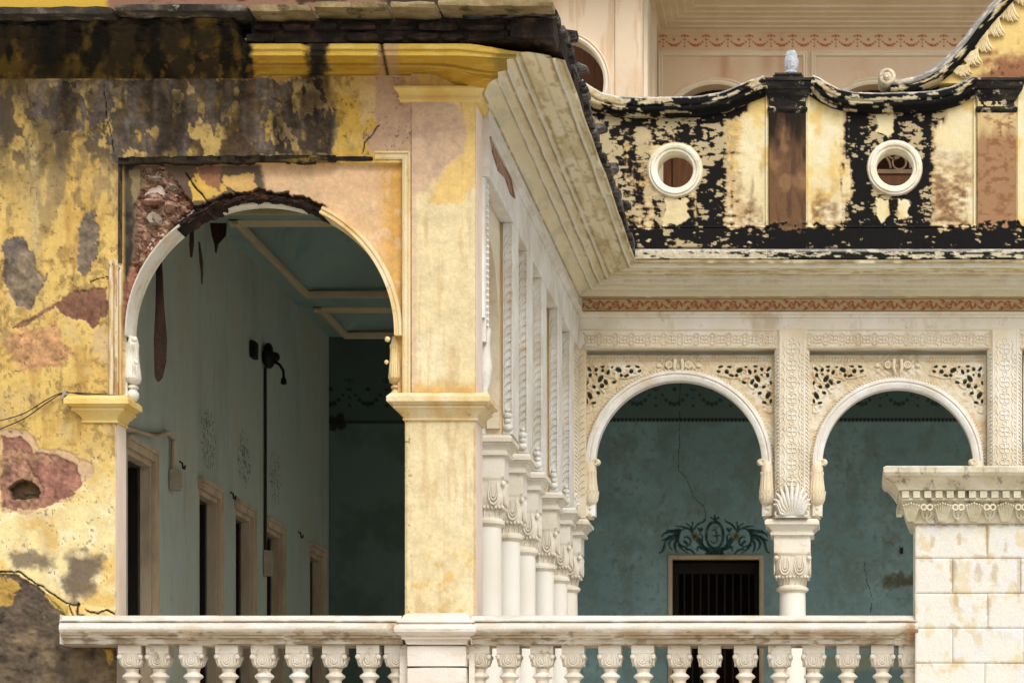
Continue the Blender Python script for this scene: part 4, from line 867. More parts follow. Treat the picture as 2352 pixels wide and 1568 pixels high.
# columns and carved pillars of the wing
def wcol(x):
    c = tree_copy(col0, FW); c.location = Vector((x, DW+.31, 0))-fb; c.scale = (1,1,1); return c
PXC = [XC-.2, PX(1819,DW), PX(2308,DW), PX(2308,DW)+2.2]
for x in PXC: wcol(x)
def pillar(cx, half=False):
    m = bpy.data.objects.new('pillar', None); C.objects.link(m); m.parent = FW; m.empty_display_size = .1; m.location = Vector((cx,DW,ZC))-fb
    def pp(name, mb, mat, sm=None): o = part(name, mb, mat, None, sm); o.parent = m; o.location = -Vector((cx,DW,ZC)); return o
    y0 = DW-.03; h = .2; ch = .055
    body = [(cx-h,DW+.36),(cx-h,y0+ch),(cx-h+ch,y0),(cx+h-ch,y0),(cx+h,y0+ch),(cx+h,DW+.36)]; n = 6
    mb = MB(); mb.add([(a_,b_,ZC) for a_,b_ in body]+[(a_,b_,PZ(758,DW)) for a_,b_ in body], [tuple(range(n)), tuple(range(2*n-1,n-1,-1))]+[(i,n+i,n+(i+1)%n,(i+1)%n) for i in range(n)])
    pp('core', mb, m_carved)
    cv = MB(); z = ZC+.42; k = 0
    while z < 5.98:
        for q in range(4):
            t = PI/4+q*PI/2; cv.ring(cx+.038*math.cos(t), y0-.002, z+.038*math.sin(t), .03, .008, 10, 4)
        cv.ball(cx, y0, z, .014, seg=6, rg=4)
        for sx in (-1,1):
            cv.tube([(cx+sx*.075, y0, z-.095), (cx+sx*.10, y0-.004, z-.03), (cx+sx*.075, y0-.004, z), (cx+sx*.10, y0-.004, z+.03), (cx+sx*.075, y0, z+.095)], .008, 4)
        cv.ring(cx, y0-.002, z+.095, .026, .007, 8, 4)
        z += .19
    pp('flower_carving', cv, m_carved_white, 60)
    rr = MB()
    for sx in (-1,1):
        rr.tube([(cx+sx*(h-ch-.008), y0-.002, ZC+.1), (cx+sx*(h-ch-.008), y0-.002, 5.98)], .007, 5)
        z = ZC+.1
        while z < 5.75:
            rr.tube([(cx+sx*(h-.008), y0+ch-.012, z), (cx+sx*(h-.026), y0+ch-.034, z+.03), (cx+sx*(h-ch+.012), y0+.006, z+.036)], .009, 4)
            rr.tube([(cx+sx*(h-ch-.02), y0-.004, z), (cx+sx*(h-ch-.034), y0-.006, z+.02)], .006, 4); z += .045
    pp('rope_carving', rr, m_carved_white, 60)
    lf = MB()
    for k in range(-5,6):
        t = k*.30; L = .30-.10*abs(k)/5; bx = cx+k*.010
        pts = []
        for s_ in (0,.25,.5,.75,.95,1.05):
            pts.append((bx+math.sin(t)*L*s_*(.75 if abs(k) < 4 else .8)+.0, y0-.012-.045*math.sin(s_*2.6)*(1-.06*abs(k)), ZC+.03+max(.0,math.cos(t))*L*s_*1.2+(.02*abs(k) if s_ > .7 else 0)))
        lf.tube(pts, [.014,.02,.024,.024,.017,.006], 6, flat=(1,1))
    for sx in (-1,1): lf.ring(cx+sx*.16, y0-.02, ZC+.045, .03, .014, 10, 5)
    lf.box(cx-.19, cx+.19, y0-.02, y0+.02, ZC, ZC+.03)
    pp('acanthus_leaf', lf, m_carved_white, 60)
for x in PXC: pillar(x)
# arches
def strokes(cx, cy, r, turns, a0, sgn=1, n=26):
    return [(cx+r*(1-.82*t)*math.cos(a0+sgn*2*PI*turns*t), cy+r*(1-.82*t)*math.sin(a0+sgn*2*PI*turns*t)) for t in np.linspace(0,1,n)]
def arch_bay(xl_, xr_v, cxv, r, cyv=1066):
    # scrollwork in each upper corner
    SP = []
    for side in (0,1):
        f = (lambda x: xl_+x) if side == 0 else (lambda x: xr_v-x)
        for (ax,ay,rr,a0,sg) in ((22,26,13,2.5,1),(20,56,12,1.0,-1),(50,50,16,3.4,1),(72,26,13,.4,-1),(40,24,8,1.5,1),(100,24,10,2.6,1),(18,84,11,4.2,1),(122,20,7,1.0,-1),(12,108,8,.6,1),(60,22,6,2,1),(34,40,6,.3,-1),(86,16,6,3,1),(34,72,7,2,1)):
            q = strokes(ax, ay, rr, 1.35, a0, sg, 18); SP.append([(f(a_), 832+b_) for a_,b_ in q])
        for ln in ([(8,8),(30,44),(50,70)],[(8,12),(60,34),(100,36),(130,28)],[(10,20),(24,66),(26,100)],[(6,70),(30,56),(70,42)],[(26,6),(46,34),(48,60)],[(8,96),(24,92),(30,80)],[(60,8),(66,30),(80,40)],[(92,8),(96,22),(110,34)]): SP.append([(f(a_), 832+b_) for a_,b_ in ln])
    memo = {}
    def sdist(x, y):
        key = (len(x), float(x[0]), float(y[-1]), float(x.sum()))
        if key in memo: return memo[key]
        d = np.full(len(x), 1e3); sel = (y < 960)
        dd = np.full(sel.sum(), 1e3); xs_, ys_ = x[sel], y[sel]
        for s_ in SP: dd = np.minimum(dd, segd(xs_, ys_, s_))
        d[sel] = dd; memo[key] = d; return d
    def pierce(x, y):       # positive inside the corner field that is cut through
        rad = np.hypot(x-cxv, y-cyv)
        side = np.minimum(x-(xl_+8), (xr_v-8)-x); top = y-838; ring = rad-(r+32)
        lim = np.maximum(xl_+142-x, x-(xr_v-142))
        return np.minimum(np.minimum(side, top), np.minimum(ring, lim))
    HL = [(85,262,11,22,-.6),(150,268,13,16,.3),(210,238,16,9,0),(212,276,12,13,0),(264,292,13,20,.4),(94,320,13,17,.2),(190,352,17,30,.6),(240,385,14,22,-.5),(205,420,18,18,.5),(362,268,26,18,.6),(388,322,12,14,.2),(455,235,18,9,0),(482,282,16,18,.5),(438,326,20,11,-.4),(541,238,18,10,.3),(560,280,16,10,-.4),(320,384,18,11,-.4),(64,392,8,17,0),(130,430,16,13,.5),(90,512,17,30,-.5),(170,486,17,13,.6),(64,566,9,20,-.2),(126,582,18,11,-.2),(152,312,9,8,0),(300,245,10,8,0)]
    HO = []
    sc_ = min(1., (xr_v-xl_)/443.)
    for hx,hy,ra,rb,an in HL:
        ux = (hx*.2422-13)*sc_; vy = 784+hy*.2422
        HO.append((xl_+8+ux, vy, ra*.31, rb*.31, an)); HO.append((xr_v-8-ux, vy+(hx%3)-1, ra*.31, rb*.31, -an))
    def sdf(x, y):
        g = np.hypot(x-cxv, y-cyv)-(r+4)
        g = np.where(y > cyv, np.abs(x-cxv)-(r+4), g)
        for hx,hy,ra,rb,an in HO:
            if math.hypot(hx-cxv, hy-cyv) < r+31: continue
            u = (x-hx)*math.cos(an)+(y-hy)*math.sin(an); v = -(x-hx)*math.sin(an)+(y-hy)*math.cos(an)
            g = np.minimum(g, (np.sqrt((u/ra)**2+(v/rb)**2)-1)*min(ra,rb))
        return g
    def hgt(x, y):
        p = pierce(x, y); d = sdist(x, y); h = np.where(p > -1, .016*np.sqrt(np.clip(1-(d/3.0)**2, 0, 1)), 0)
        # solid part between the pierced fields carries the same scrolls in low relief
        mid = ss(-14,-2,-np.abs(x-cxv)+44)*(y < 862)
        return h+.008*fbm(x,y,7,7,2,205)*ss(832,838,y)+.01*mid*np.sin(x*.35)*np.sin(y*.4)
    def colr(x, y):
        c = np.ones((len(x),3))*np.array((222,206,172.)); c = lay(c, (232,224,204), ss(0,.4,fbm(x,y,60,50,4,206))*.8); return lay(c, (200,168,128), ss(.1,.4,fbm(x,y,18,18,4,207))*.5)
    g = bpy.data.objects.new('arch', None); C.objects.link(g); g.parent = FW; g.empty_display_size = .1
    gl = Vector((PX(cxv,DW), DW+.15, PZ(cyv,DW))); g.location = gl-fb
    o = sheet('pierced_spandrel', DW+.13, xl_, xr_v, 815, 1192, 1.5, m_attr_fine, None, sdf, colr, hgt, .07, 50); o.parent = g; o.location = -gl
    dd = DW+.13
    path = [(PX(cxv+r+2,dd), PZ(1185,dd))]+[(PX(cxv+(r+2)*math.cos(t),dd), PZ(cyv-(r+2)*math.sin(t),dd)) for t in np.linspace(0,PI,56)]+[(PX(cxv-r-2,dd), PZ(1185,dd))]
    k = 1/200.
    prof = [(-2*k,dd+.12),(-2*k,dd-.03),(2*k,dd-.045),(9*k,dd-.05),(11*k,dd-.04),(13*k,dd-.04),(15*k,dd-.055),(20*k,dd-.05),(23*k,dd-.03),(23*k,dd+.02)]
    o = part('arch_ring', MB().sweepXZ(path, [(-p,y) for p,y in prof]), m_carved_white, None, 40); o.parent = g; o.location = -gl
    rp2 = MB()
    for t in np.linspace(.02, PI-.02, 86):
        a_ = cxv+(r+23)*math.cos(t); b_ = cyv-(r+23)*math.sin(t); c_ = cxv+(r+28)*math.cos(t+.022); e_ = cyv-(r+28)*math.sin(t+.022)
        rp2.tube([(PX(a_,dd), dd-.03, PZ(b_,dd)), (PX(c_,dd), dd-.015, PZ(e_,dd))], .010, 4)
    u = xl_+4
    while u < xr_v-4: rp2.tube([(PX(u,dd), dd-.008, PZ(829,dd)), (PX(u+5,dd), dd-.014, PZ(824,dd))], .009, 4); u += 7
    o = part('rope_carving', rp2, m_carved, None, 60); o.parent = g; o.location = -gl
    km = MB()
    for sx in (-1,1):
        km.ring(PX(cxv+sx*22,dd), dd-.02, PZ(838,dd), .035, .014, 12, 5); km.ring(PX(cxv+sx*22,dd), dd-.02, PZ(838,dd), .014, .010, 8, 4)
        km.tube([(PX(cxv+sx*8,dd), dd-.03, PZ(826,dd)), (PX(cxv+sx*10,dd), dd-.05, PZ(845,dd)), (PX(cxv+sx*5,dd), dd-.03, PZ(860,dd))], [.02,.022,.01], 6)
        km.ball(PX(cxv+sx*46,dd), dd-.01, PZ(840,dd), .022, 1.6, .6, 1)
    o = part('keystone_scroll', km, m_carved, None, 60); o.parent = g; o.location = -gl
    for sx in (-1,1):
        cx = PX(cxv+sx*(r+13),dd)+0; cy = DW+.14
        prof = [(4,1189),(10,1184),(11,1179),(7,1173),(11,1169),(11,1166),(8,1162),(14,1158),(19,1148),(20,1136),(17,1112),(15,1090),(15,1072),(10,1060)]
        mb = MB().lathe([(q/200., PZ(y,dd)) for q,y in prof], cx, cy, 16, 1, 1.3)
        for k_ in range(7):
            t = -1.2+.4*k_
            mb.tube([(cx+.085*q*math.sin(t), cy-.11*q*math.cos(t), PZ(y,dd)) for y,q in ((1156,.9),(1142,1.12),(1118,.98),(1094,.85),(1084,1.0))], [.007,.013,.013,.010,.005], 5)
            mb.tube([(cx+.095*q*math.sin(t+.2), cy-.12*q*math.cos(t+.2), PZ(y,dd)) for y,q in ((1150,.8),(1136,1.0),(1128,1.12))], [.007,.011,.005], 5)
        mb.ball(cx-sx*.085, cy-.02, PZ(1062,dd), .042); mb.ring(cx-sx*.06, cy-.05, PZ(1062,dd), .03, .014, 10, 5)
        o = part('corbel', mb, m_carved, None, 55); o.parent = g; o.location = -gl
arch_bay(1338, 1781, 1559, 191); arch_bay(1859, 2266, 2062, 173)
arch_bay(2350, 2700, 2525, 150)
# rope strip in the internal corner
sp = MB().box(XC-.02, XC+.075, DW+.02, DW+.3, ZC, 5.81); scallops(sp, XC+.03, DW+.02, ZC+.2, 5.78, .07)
part('corner_strip', sp, m_carved, FW, 60)
# doorway in the teal wall
dw = bpy.data.objects.new('doorway', None); C.objects.link(dw); dw.parent = FW; dl = Vector((PX(1644,DB),DB,FL)); dw.location = dl-fb
def dp(name, mb, mat): o = part(name, mb, mat, None); o.parent = dw; o.location = -dl; return o
zt = PZ(1284,DB); dp('frame', MB().sweepXZ([(xl-.02,FL),(xl-.02,zt+.02),(xr_+.02,zt+.02),(xr_+.02,FL)], [(-.02,DB+.1),(-.02,DB-.02),(.0,DB-.03),(.028,DB-.03),(.04,DB-.012),(.04,DB+.1)]), m_doortrim)
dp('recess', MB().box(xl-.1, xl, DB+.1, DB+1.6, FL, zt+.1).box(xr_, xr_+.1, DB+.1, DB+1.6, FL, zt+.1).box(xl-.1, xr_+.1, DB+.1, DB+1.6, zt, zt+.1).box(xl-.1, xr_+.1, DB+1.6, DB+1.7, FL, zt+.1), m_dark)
g = MB().box(xl+.002, xl+.07, DB+.2, DB+.26, FL, zt-.02).box(xr_-.07, xr_-.002, DB+.2, DB+.26, FL, zt-.02).box(xl+.07, xr_-.07, DB+.2, DB+.26, zt-.16, zt-.02)
dp('door_frame', g, m_doorwood)
for k in range(9): dp('bar', MB().lathe([(.011,FL+.02),(.011,zt-.15)], xl+.14+k*(xr_-xl-.28)/8, DB+.23, 8), m_iron)
# small electrical stub on the wall
# ------------------------------------------------------------------ PARAPET
PD = 31.3
PA = thing('parapet', 'black stained yellow roof parapet with two round openings and a scrolled crest', 'wall', (0.5, 31.4, 6.77))
tops = [(1300,160),(1345,205),(1380,226),(1420,236),(1470,238),(1600,236),(1660,226),(1710,205),(1748,190),(1760,186),(1860,186),(1880,192),(1900,206),(1925,218),(1960,226),(2010,228),(2100,226),(2150,222),(2190,212),(2222,196),(2240,186),(2500,186)]
tx = np.array([t[0] for t in tops]); ty = np.array([t[1] for t in tops])
OC = [(1551,391,43),(2055,386,44)]
def par_sdf(x, y):
    g = y-np.interp(x, tx, ty)-8
    for a_,b_,r in OC: g = np.minimum(g, np.hypot(x-a_, y-b_)-r)
    return g
def par_color(x, y):
    n1 = fbm(x,y,40,60,5,210); n2 = fbm(x,y,12,60,5,211); n3 = fbm(x,y,14,9,5,212); hf = fbm(x,y,24,8,5,213); sp = fbm(x,y,6,4,3,223)
    c = np.ones((len(x),3))*np.array((238,222,174.)); c = lay(c, (232,198,118), ss(.0,.35,n1)*.8); c = lay(c, (244,234,202), ss(.15,.45,fbm(x,y,60,60,4,214))*.7)
    def brown(x0,x1,s0,amt): return ss(x0-14,x0+14,x+n2*26)*(1-ss(x1-14,x1+14,x+n2*26))*ss(s0-80,s0+60,y+n1*60)*amt
    br = np.maximum(np.maximum(brown(1690,1745,470,.9), brown(1865,1930,480,.75)), brown(2140,2225,380,.8))
    br = np.maximum(br, brown(1690,1740,520,1.)); c = lay(c, (74,60,46), ss(-.05,.5,n2+.6*n1)*ss(.0,.12,np.minimum(x-1690,1760-x)/100.+.12)*ss(330,480,y)*.45)
    c = lay(c, (150,108,72), br*ss(-.5,.35,n3+.15)*.9); c = lay(c, (84,60,40), br*ss(.0,.45,n3)*.6)
    P1 = ((x > 1766)&(x < 1852)).astype(float); P2 = ((x > 2243)&(x < 2334)).astype(float)
    p = lay(np.ones((len(x),3))*np.array((120,88,62.)), (88,64,46), ss(-.1,.4,n2)*.8); p = lay(p, (168,128,88), ss(.1,.45,n1+.3*n2)*.6); p = lay(p, (34,26,20), (1-ss(262,380,y+n2*90))*.95+ss(500,560,y)*.3)
    c = c*(1-P1[:,None])+p*P1[:,None]
    q = lay(np.ones((len(x),3))*np.array((168,130,94.)), (214,188,134), 1-ss(280,330,y+n2*30)); q = lay(q, (140,92,60), ss(.0,.4,n3+.2*n2)*.7)
    c = c*(1-P2[:,None])+q*P2[:,None]
    def win(x0,x1,s0=22): return ss(x0-s0,x0+s0,x+n2*14)*(1-ss(x1-s0,x1+s0,x+n2*14))
    k = np.maximum.reduce([.60*win(1375,1500,26), .98*win(1596,1668,20), .74*win(1490,1600,16)*((y < 335)|(y > 448)), 1.02*win(1950,2012,26), 1.04*win(2084,2140,26), .80*win(2000,2095,14)*((y < 335)|(y > 446)), .45*win(1668,1700,20)])
    k = k+(.30*n2+.26*hf+.20*n3+.16*sp)*(k > .02)
    k = k*(1-P1)*(1-P2)
    top = np.interp(x, tx, ty); w0 = (1-ss(1700,1735,x))+ss(1925,1960,x)*(1-ss(2150,2190,x))
    k = np.maximum(k, (1-ss(48,62+0*y, y-top-0+n3*14+n2*12))*w0*(x < 1760)+(1-ss(44,80, y-top+n3*14+n2*16))*w0*(x > 1760))
    lowb = ss(516,532, y+n3*14)*ss(-.38,-.22, hf*.5+n1*.4+n3*.3+.0*(x)+.35*ss(1800,1900,x)-.25*((x > 1500)&(x < 1590)&(y < 530)))
    lowb = np.maximum(lowb, ss(500,520,y+n1*16)*ss(-.1,.1,n3)*.9)
    k = np.maximum(k, lowb)
    # light breaks round the openings
    for a_,b_,r in OC:
        rr = np.hypot(x-a_, y-b_); k = k*(1-(1-ss(62,66,rr))*.85)
    k = k*(1-blot(x, y, [(2012,264),(2052,262),(2054,300),(2040,312),(2014,304)], 4, 12, 2, 215)); k = k*(1-.9*blot(x, y, [(2014,455),(2040,462),(2042,496),(2024,512),(2012,490)], 4, 10, 2, 216)); k = k*(1-.9*blot(x, y, [(2064,455),(2090,460),(2084,500),(2066,506)], 4, 10, 2, 217))
    k = k*(1-.75*blot(x, y, [(1526,455),(1580,455),(1580,505),(1560,520),(1524,516)], 6, 12, 2, 218))
    k = np.clip(k,0,1); c = lay(c, (176,138,94), ss(.05,.5,k)*.5); c = lay(c, (96,72,50), ss(.36,.60,k+.1*n3)*.7)
    fl = fbm(x,y,15,6,4,224)*.6+fbm(x,y,30,44,4,225)*.7+sp*.15-.05+.14*(1-ss(1560,1660,x))*(y < 520)-.05*ss(1700,1900,x)-.10*ss(505,530,y)
    c = lay(c, (17,16,15), ss(.48,.64,k)*.97)
    m_ = ss(.10,.15,fl)*(1-ss(566,574,y))*(y > top+34)*ss(.3,.5,k)*(1-P1)
    return lay(lay(c, (96,74,52), ss(.06,.12,fl)*(y > top+34)*ss(.3,.5,k)*.6*(1-P1)), (228,208,162), m_*.78)

def par_h(x, y):
    P1 = ss(1764,1768,x)*(1-ss(1850,1854,x)); P2 = ss(2241,2245,x)*(1-ss(2332,2336,x)); base_ = ss(524,527,y)
    fr_ = np.maximum(P1, P2); h = .05*np.maximum(fr_, base_)+.004*fbm(x,y,16,16,4,220)
    for e0 in (1761,1857,2238,2339): h = h+.022*(1-ss(2.,4.,abs(x-e0)))*(y < 524)
    h = h+.02*(1-ss(1.5,3.5,abs(y-521.5)))*(1-fr_)
    return h
sheet('parapet_wall', PD, 1330, 2440, 186, 586, 1.8, m_attr, PA, par_sdf, par_color, par_h, .28)
sheet('parapet_back', PD+.28, 1330, 2500, 186, 586, 9, m_beige, PA, par_sdf, None, None, 0)
# oculus mouldings
for a_,b_,r in OC:
    k = 1/201.3; c_ = (PX(a_,PD), PZ(b_,PD)); path = [(c_[0]+r*k*math.cos(t), c_[1]+r*k*math.sin(t)) for t in np.linspace(0,2*PI,56,endpoint=False)]
    prof = [(-.005,PD+.26),(-.012,PD-.01),(.0,PD-.03),(5*k,PD-.032),(7*k,PD-.05),(12*k,PD-.055),(14*k,PD-.04),(18*k,PD-.035),(20*k,PD-.0)]
    part('oculus_moulding', MB().sweepXZ(path, [(-p,y) for p,y in prof], True), M('oculus_plaster_%d' % int(a_), [(206,186,146),(236,228,206),(240,236,222)], 5, bump=.3, patch=((60,46,32),.8,7,.62)), PA, 35)
# coping follows the waves between the piers
def wave(x0, x1, n=40):
    return [(PX(x,PD), PZ(float(np.interp(x, tx, ty)),PD)) for x in np.linspace(x0, x1, n)]
def smooth_path(pts):
    p = np.array(pts)
    for _ in range(3): p[1:-1] = (p[:-2]+p[1:-1]*2+p[2:])/4
    return [tuple(q) for q in p]
cprof = [(.035,PD+.30),(.035,PD-.14),(.02,PD-.155),(-.05,PD-.155),(-.06,PD-.135),(-.07,PD-.13),(-.085,PD-.145),(-.115,PD-.135),(-.13,PD-.08),(-.165,PD-.06),(-.17,PD-.0),(-.17,PD+.30)]
def coping_mesh(name, path, prof, seed):
    path = np.array(path); n = len(path); t = np.gradient(path, axis=0); t /= np.linalg.norm(t, axis=1)[:,None]; nn = np.stack([-t[:,1], t[:,0]], 1)
    pr_ = rs([(y*1., p) for p,y in prof], 40)   # (y, p)
    P = np.zeros((n,40,3))
    for k in range(40):
        y_, p_ = pr_[k]; P[:,k,0] = path[:,0]+nn[:,0]*p_; P[:,k,1] = y_; P[:,k,2] = path[:,1]+nn[:,1]*p_
    s = np.concatenate([[0], np.cumsum(np.linalg.norm(np.diff(path,axis=0),axis=1))])*200
    S = np.repeat(s[:,None], 40, 1).ravel(); Tt = np.repeat(np.cumsum(np.full(40,2.6))[None,:], n, 0).ravel()
    off = np.repeat(pr_[:,1][None,:], n, 0).ravel(); yy = np.repeat(pr_[:,0][None,:], n, 0).ravel()
    c = np.ones((len(S),3))*np.array((20,19,17.))
    f = fbm(S,Tt,26,7,5,seed)+fbm(S,Tt,90,30,3,seed+5)*.5; light = ss(.02,.14, f+seed_bias(S,seed)-.15*(off < -.07))
    c = lay(c, (226,212,176), light*.95); c = lay(c, (232,228,220), ss(PD+.1,PD-.1,yy)*(off > .02)*.7)
    c = lay(c, (196,160,96), light*ss(.1,.3,fbm(S,Tt,10,10,3,seed+9))*.5)
    P = P+np.stack([np.zeros(len(S)), -fbm(S,Tt,12,8,4,seed+3)*.008, fbm(S,Tt,12,8,4,seed+4)*.006], 1).reshape(n,40,3)
    return gridmesh(name, P, c.reshape(n,40,3), m_attr_rough, PA, 45)
def seed_bias(S, seed): return {230: .24*(1-ss(200,330,S)), 240: .0*S, 250: -.16+0*S}[seed]
coping_mesh('coping', smooth_path(wave(1336,1757,240)), cprof, 230)
coping_mesh('coping', smooth_path(wave(1866,2236,220)), cprof, 240)
# pier caps
def pier_cap(x0, x1, parent):
    s = lambda y: PZ(y,PD)
    prof = [(.0,s(262)),(.012,s(259)),(.025,s(254)),(.02,s(250)),(.0,s(247)),(.0,s(236)),(.02,s(226)),(.05,s(216)),(.055,s(212)),(.07,s(210)),(.085,s(204)),(.085,s(194)),(.10,s(192)),(.09,s(186)),(.05,s(184)),(-.04,s(183))]
    xa, xb = PX(x0,PD), PX(x1,PD); y0 = PD-.05
    mb = MB().sweepXY([(xa,PD+.3),(xa,y0),(xb,y0),(xb,PD+.3)], prof)
    part('pier_cap', mb, m_blackmould, parent, 28)
pier_cap(1768, 1850, PA); pier_cap(2245, 2332, PA)
part('pier_cap_block', MB().box(PX(1776,PD), PX(1846,PD), PD-.1, PD+.2, PZ(185,PD), PZ(178,PD)).box(PX(1780,PD), PX(1842,PD), PD-.12, PD+.2, PZ(178,PD), PZ(174,PD)), m_stoneblack, PA)
# scrolled crest on the right
up = [(2045,205),(2075,204),(2107,198),(2145,180),(2182,152),(2220,110),(2257,62),(2300,14),(2350,-34),(2420,-80),(2500,-100)]
up = smoothc(up, 8)
def crest_col(x, y):
    n = fbm(x,y,20,20,4,260); c = np.ones((len(x),3))*np.array((236,206,132.)); c = lay(c, (150,100,72), ss(110,170,y+n*60)*ss(2230,2280,x+n*30)*.9); return lay(c, (70,44,32), ss(.05,.4,fbm(x,y,9,9,4,261))*ss(120,180,y)*ss(2240,2290,x)*.8)
upx = np.array([p[0] for p in up]); upy = np.array([p[1] for p in up])
sheet('crest_infill', PD-.02, 2100, 2500, -40, 192, 2.6, m_attr, PA, lambda x,y: np.minimum(y-np.interp(x,upx,upy)-4, 191-y), crest_col, lambda x,y: .006*fbm(x,y,16,16,3,262), .26)
sp_ = [(PX(x,PD), PZ(y,PD)) for x,y in up]
coping_mesh('crest_band', sp_, [(.085,PD+.28),(.085,PD-.12),(.06,PD-.145),(.02,PD-.13),(.01,PD-.115),(-.03,PD-.14),(-.06,PD-.12),(-.08,PD-.06),(-.085,PD+.0),(-.085,PD+.28)], 250)
vl = MB(); vx, vz = PX(2037,PD), PZ(185,PD)
vl.add([], []); 
pr_v = [(.0,-.20),(.02,-.205),(.028,-.19),(.04,-.185),(.045,-.165),(.05,-.165),(.065,-.18),(.085,-.175),(.10,-.15),(.10,.20),(.0,.20)]
n = 24; vv = [(vx+r*math.cos(2*PI*k/n), PD+y, vz+r*math.sin(2*PI*k/n)) for r,y in pr_v for k in range(n)]
vl.add(vv, [(i*n+(k+1)%n, i*n+k, (i+1)*n+k, (i+1)*n+(k+1)%n) for i in range(len(pr_v)-1) for k in range(n)])
part('volute', vl, M('volute_plaster', [(120,104,80),(214,200,170),(232,222,200)], 8, bump=.4, patch=((40,34,28),.8,8,.58)), PA, 40)
# acanthus plaster leaves inside the crest
lf = MB()
for k,(bx,by,L,an) in enumerate(((2206,166,26,58),(2228,138,36,62),(2252,106,46,64),(2280,70,54,66),(2312,34,60,66),(2346,-2,64,66))):
    for j in range(9):          # each plume: nine fronds sweeping up from the curled tip, hooking back at the foot
        t0 = math.radians(an+(j-4)*6); ox, oy = bx+j*4.2-14, by+8-abs(j-4)*1.5+(j%2)*3; pts = []
        for s_ in (-.18,0,.2,.45,.7,1.0):
            bend = .16*math.sin(s_*3)*L
            pts.append((PX(ox+L*s_*math.cos(t0)-bend+(5 if s_ < 0 else 0), PD), PD-.035-.028*math.sin(max(0,s_)*2.6)-(.02 if s_ < .1 else 0), PZ(oy-L*s_*math.sin(t0), PD)))
        lf.tube(pts, [.008,.019,.021,.019,.016,.006], 6)
    lf.tube([(PX(bx+10+13*math.cos(t),PD), PD-.04, PZ(by+8-8*math.sin(t),PD)) for t in np.linspace(PI*1.05,PI*1.75,7)], .007, 5)
part('acanthus_relief', lf, M('relief_plaster', [(196,160,108),(226,206,160),(234,222,190)], 5, bump=.3, patch=((126,88,60),.6,8,.6)), PA, 60)
# broken finial on the pier: its own thing
FN = MB(); ring_ = []
z0 = PZ(173,PD); xa = PX(1817,PD)
prof = [(.07,.0),(.078,.03),(.062,.05),(.074,.09),(.07,.16),(.06,.20),(.045,.24),(.032,.27),(.01,.29)]
n = 11; rnd = random.Random(12); vv = []
for i,(r,z) in enumerate(prof):
    for k in range(n):
        t = 2*PI*k/n; q = r*(1+rnd.uniform(-.14,.14)); vv.append((xa+q*math.cos(t)+.012*i*.3-(.02 if k in (4,5,6) else 0)*i*.3, PD+.02+q*math.sin(t), z0+z+rnd.uniform(-.008,.008)))
FN.add(vv, [(i*n+k, i*n+(k+1)%n, (i+1)*n+(k+1)%n, (i+1)*n+k) for i in range(len(prof)-1) for k in range(n)]+[tuple(range(n-1,-1,-1)), tuple(range(len(vv)-n, len(vv)))])
fo = part('broken_finial', FN, m_ceramic); fo['label'] = 'jagged white marble stump standing on the black parapet pier'; fo['category'] = 'finial'
# ring lying on the ledge
ir = MB().tube([(PX(2067,30.85)+.075*math.cos(t), 30.88+.05*math.sin(t), 6.79) for t in np.linspace(0,2*PI,20,endpoint=False)], .012, 6, True)
o = part('iron_ring', ir.box(PX(2067,30.85)-.012, PX(2067,30.85)+.012, 30.84, 30.9, 6.776, 6.83), m_iron); o['label'] = 'small rusty iron ring lying on the parapet ledge'; o['category'] = 'ring'
# ------------------------------------------------------------------ UPPER STOREY
US = thing('upper_storey', 'peach upper storey with stencilled garland frieze rising behind the parapet', 'building', (0, 40, 7.4))
UD = 40.0
def up_col(x, y):
    n1 = fbm(x,y,60,100,5,270); n2 = fbm(x,y,12,90,4,271); c = np.ones((len(x),3))*np.array((240,216,184.)); c = lay(c, (232,200,164), ss(-.1,.4,n1)*.7); c = lay(c, (242,218,188), ss(.1,.4,fbm(x,y,30,30,4,272))*.5)
    c = lay(c, (196,140,104), np.exp(-((x-1664+n2*5)/11)**2)*ss(118,135,y)*.55); c = lay(c, (190,138,108), (np.exp(-((x-1795)/9)**2)+np.exp(-((x-1762)/16)**2))*(1-ss(150,190,y))*.4)
    fz = ss(78,80,y)*(1-ss(113,115,y)); c = lay(c, (232,200,160), fz*.6)
    g = garland(x, y, 1523, 49.6, 83, 22, 2.4, (176,84,62), c.copy(), .85); c = c*(1-fz[:,None])+g*fz[:,None]
    return c
UA = [(1644,317,122),(2008,317,122)]
def up_sdf(x, y):
    g = np.full(len(x), 1e3)
    for a_,b_,r in UA: g = np.minimum(g, np.where(y < b_, np.hypot(x-a_, y-b_)-r, np.abs(x-a_)-r))
    return g
sheet('upper_wall', UD, 1505, 2520, 60, 620, 2.2, m_attr_fine, US, up_sdf, up_col, None, .3)
part('upper_wall_core', MB().box(-2.75, 4.0, UD+.02, UD+.3, PZ(150,UD), 13.5), m_peach, US)
ucor = [(0,PZ(76,UD)),(.03,PZ(74,UD)),(.035,PZ(71,UD)),(.05,PZ(69,UD)),(.14,12.02),(.15,12.045),(.24,12.06),(.25,12.085),(.33,12.10),(.34,12.125),(.44,12.14),(.45,12.165),(.56,12.18),(.57,12.21),(.70,12.24),(.72,12.27),(.90,12.32),(.92,12.42),(0,12.45)]
SX = -2.73
part('upper_cornice', MB().sweepXY([(-6.2,37),(SX,37),(SX,UD),(4.0,UD)], ucor), m_peachtrim, US, 25)
ring2 = []
for a_,b_,r in UA:
    path = [(PX(a_+r*math.cos(t),UD), PZ(b_-r*math.sin(t),UD)) for t in np.linspace(0,PI,40)]
    part('arch_moulding', MB().sweepXZ(path, [(-.0,UD+.2),(-.0,UD-.03),(-.03,UD-.045),(-.06,UD-.035),(-.08,UD-.05),(-.10,UD-.03),(-.10,UD+.1)]), m_peachtrim, US, 35)
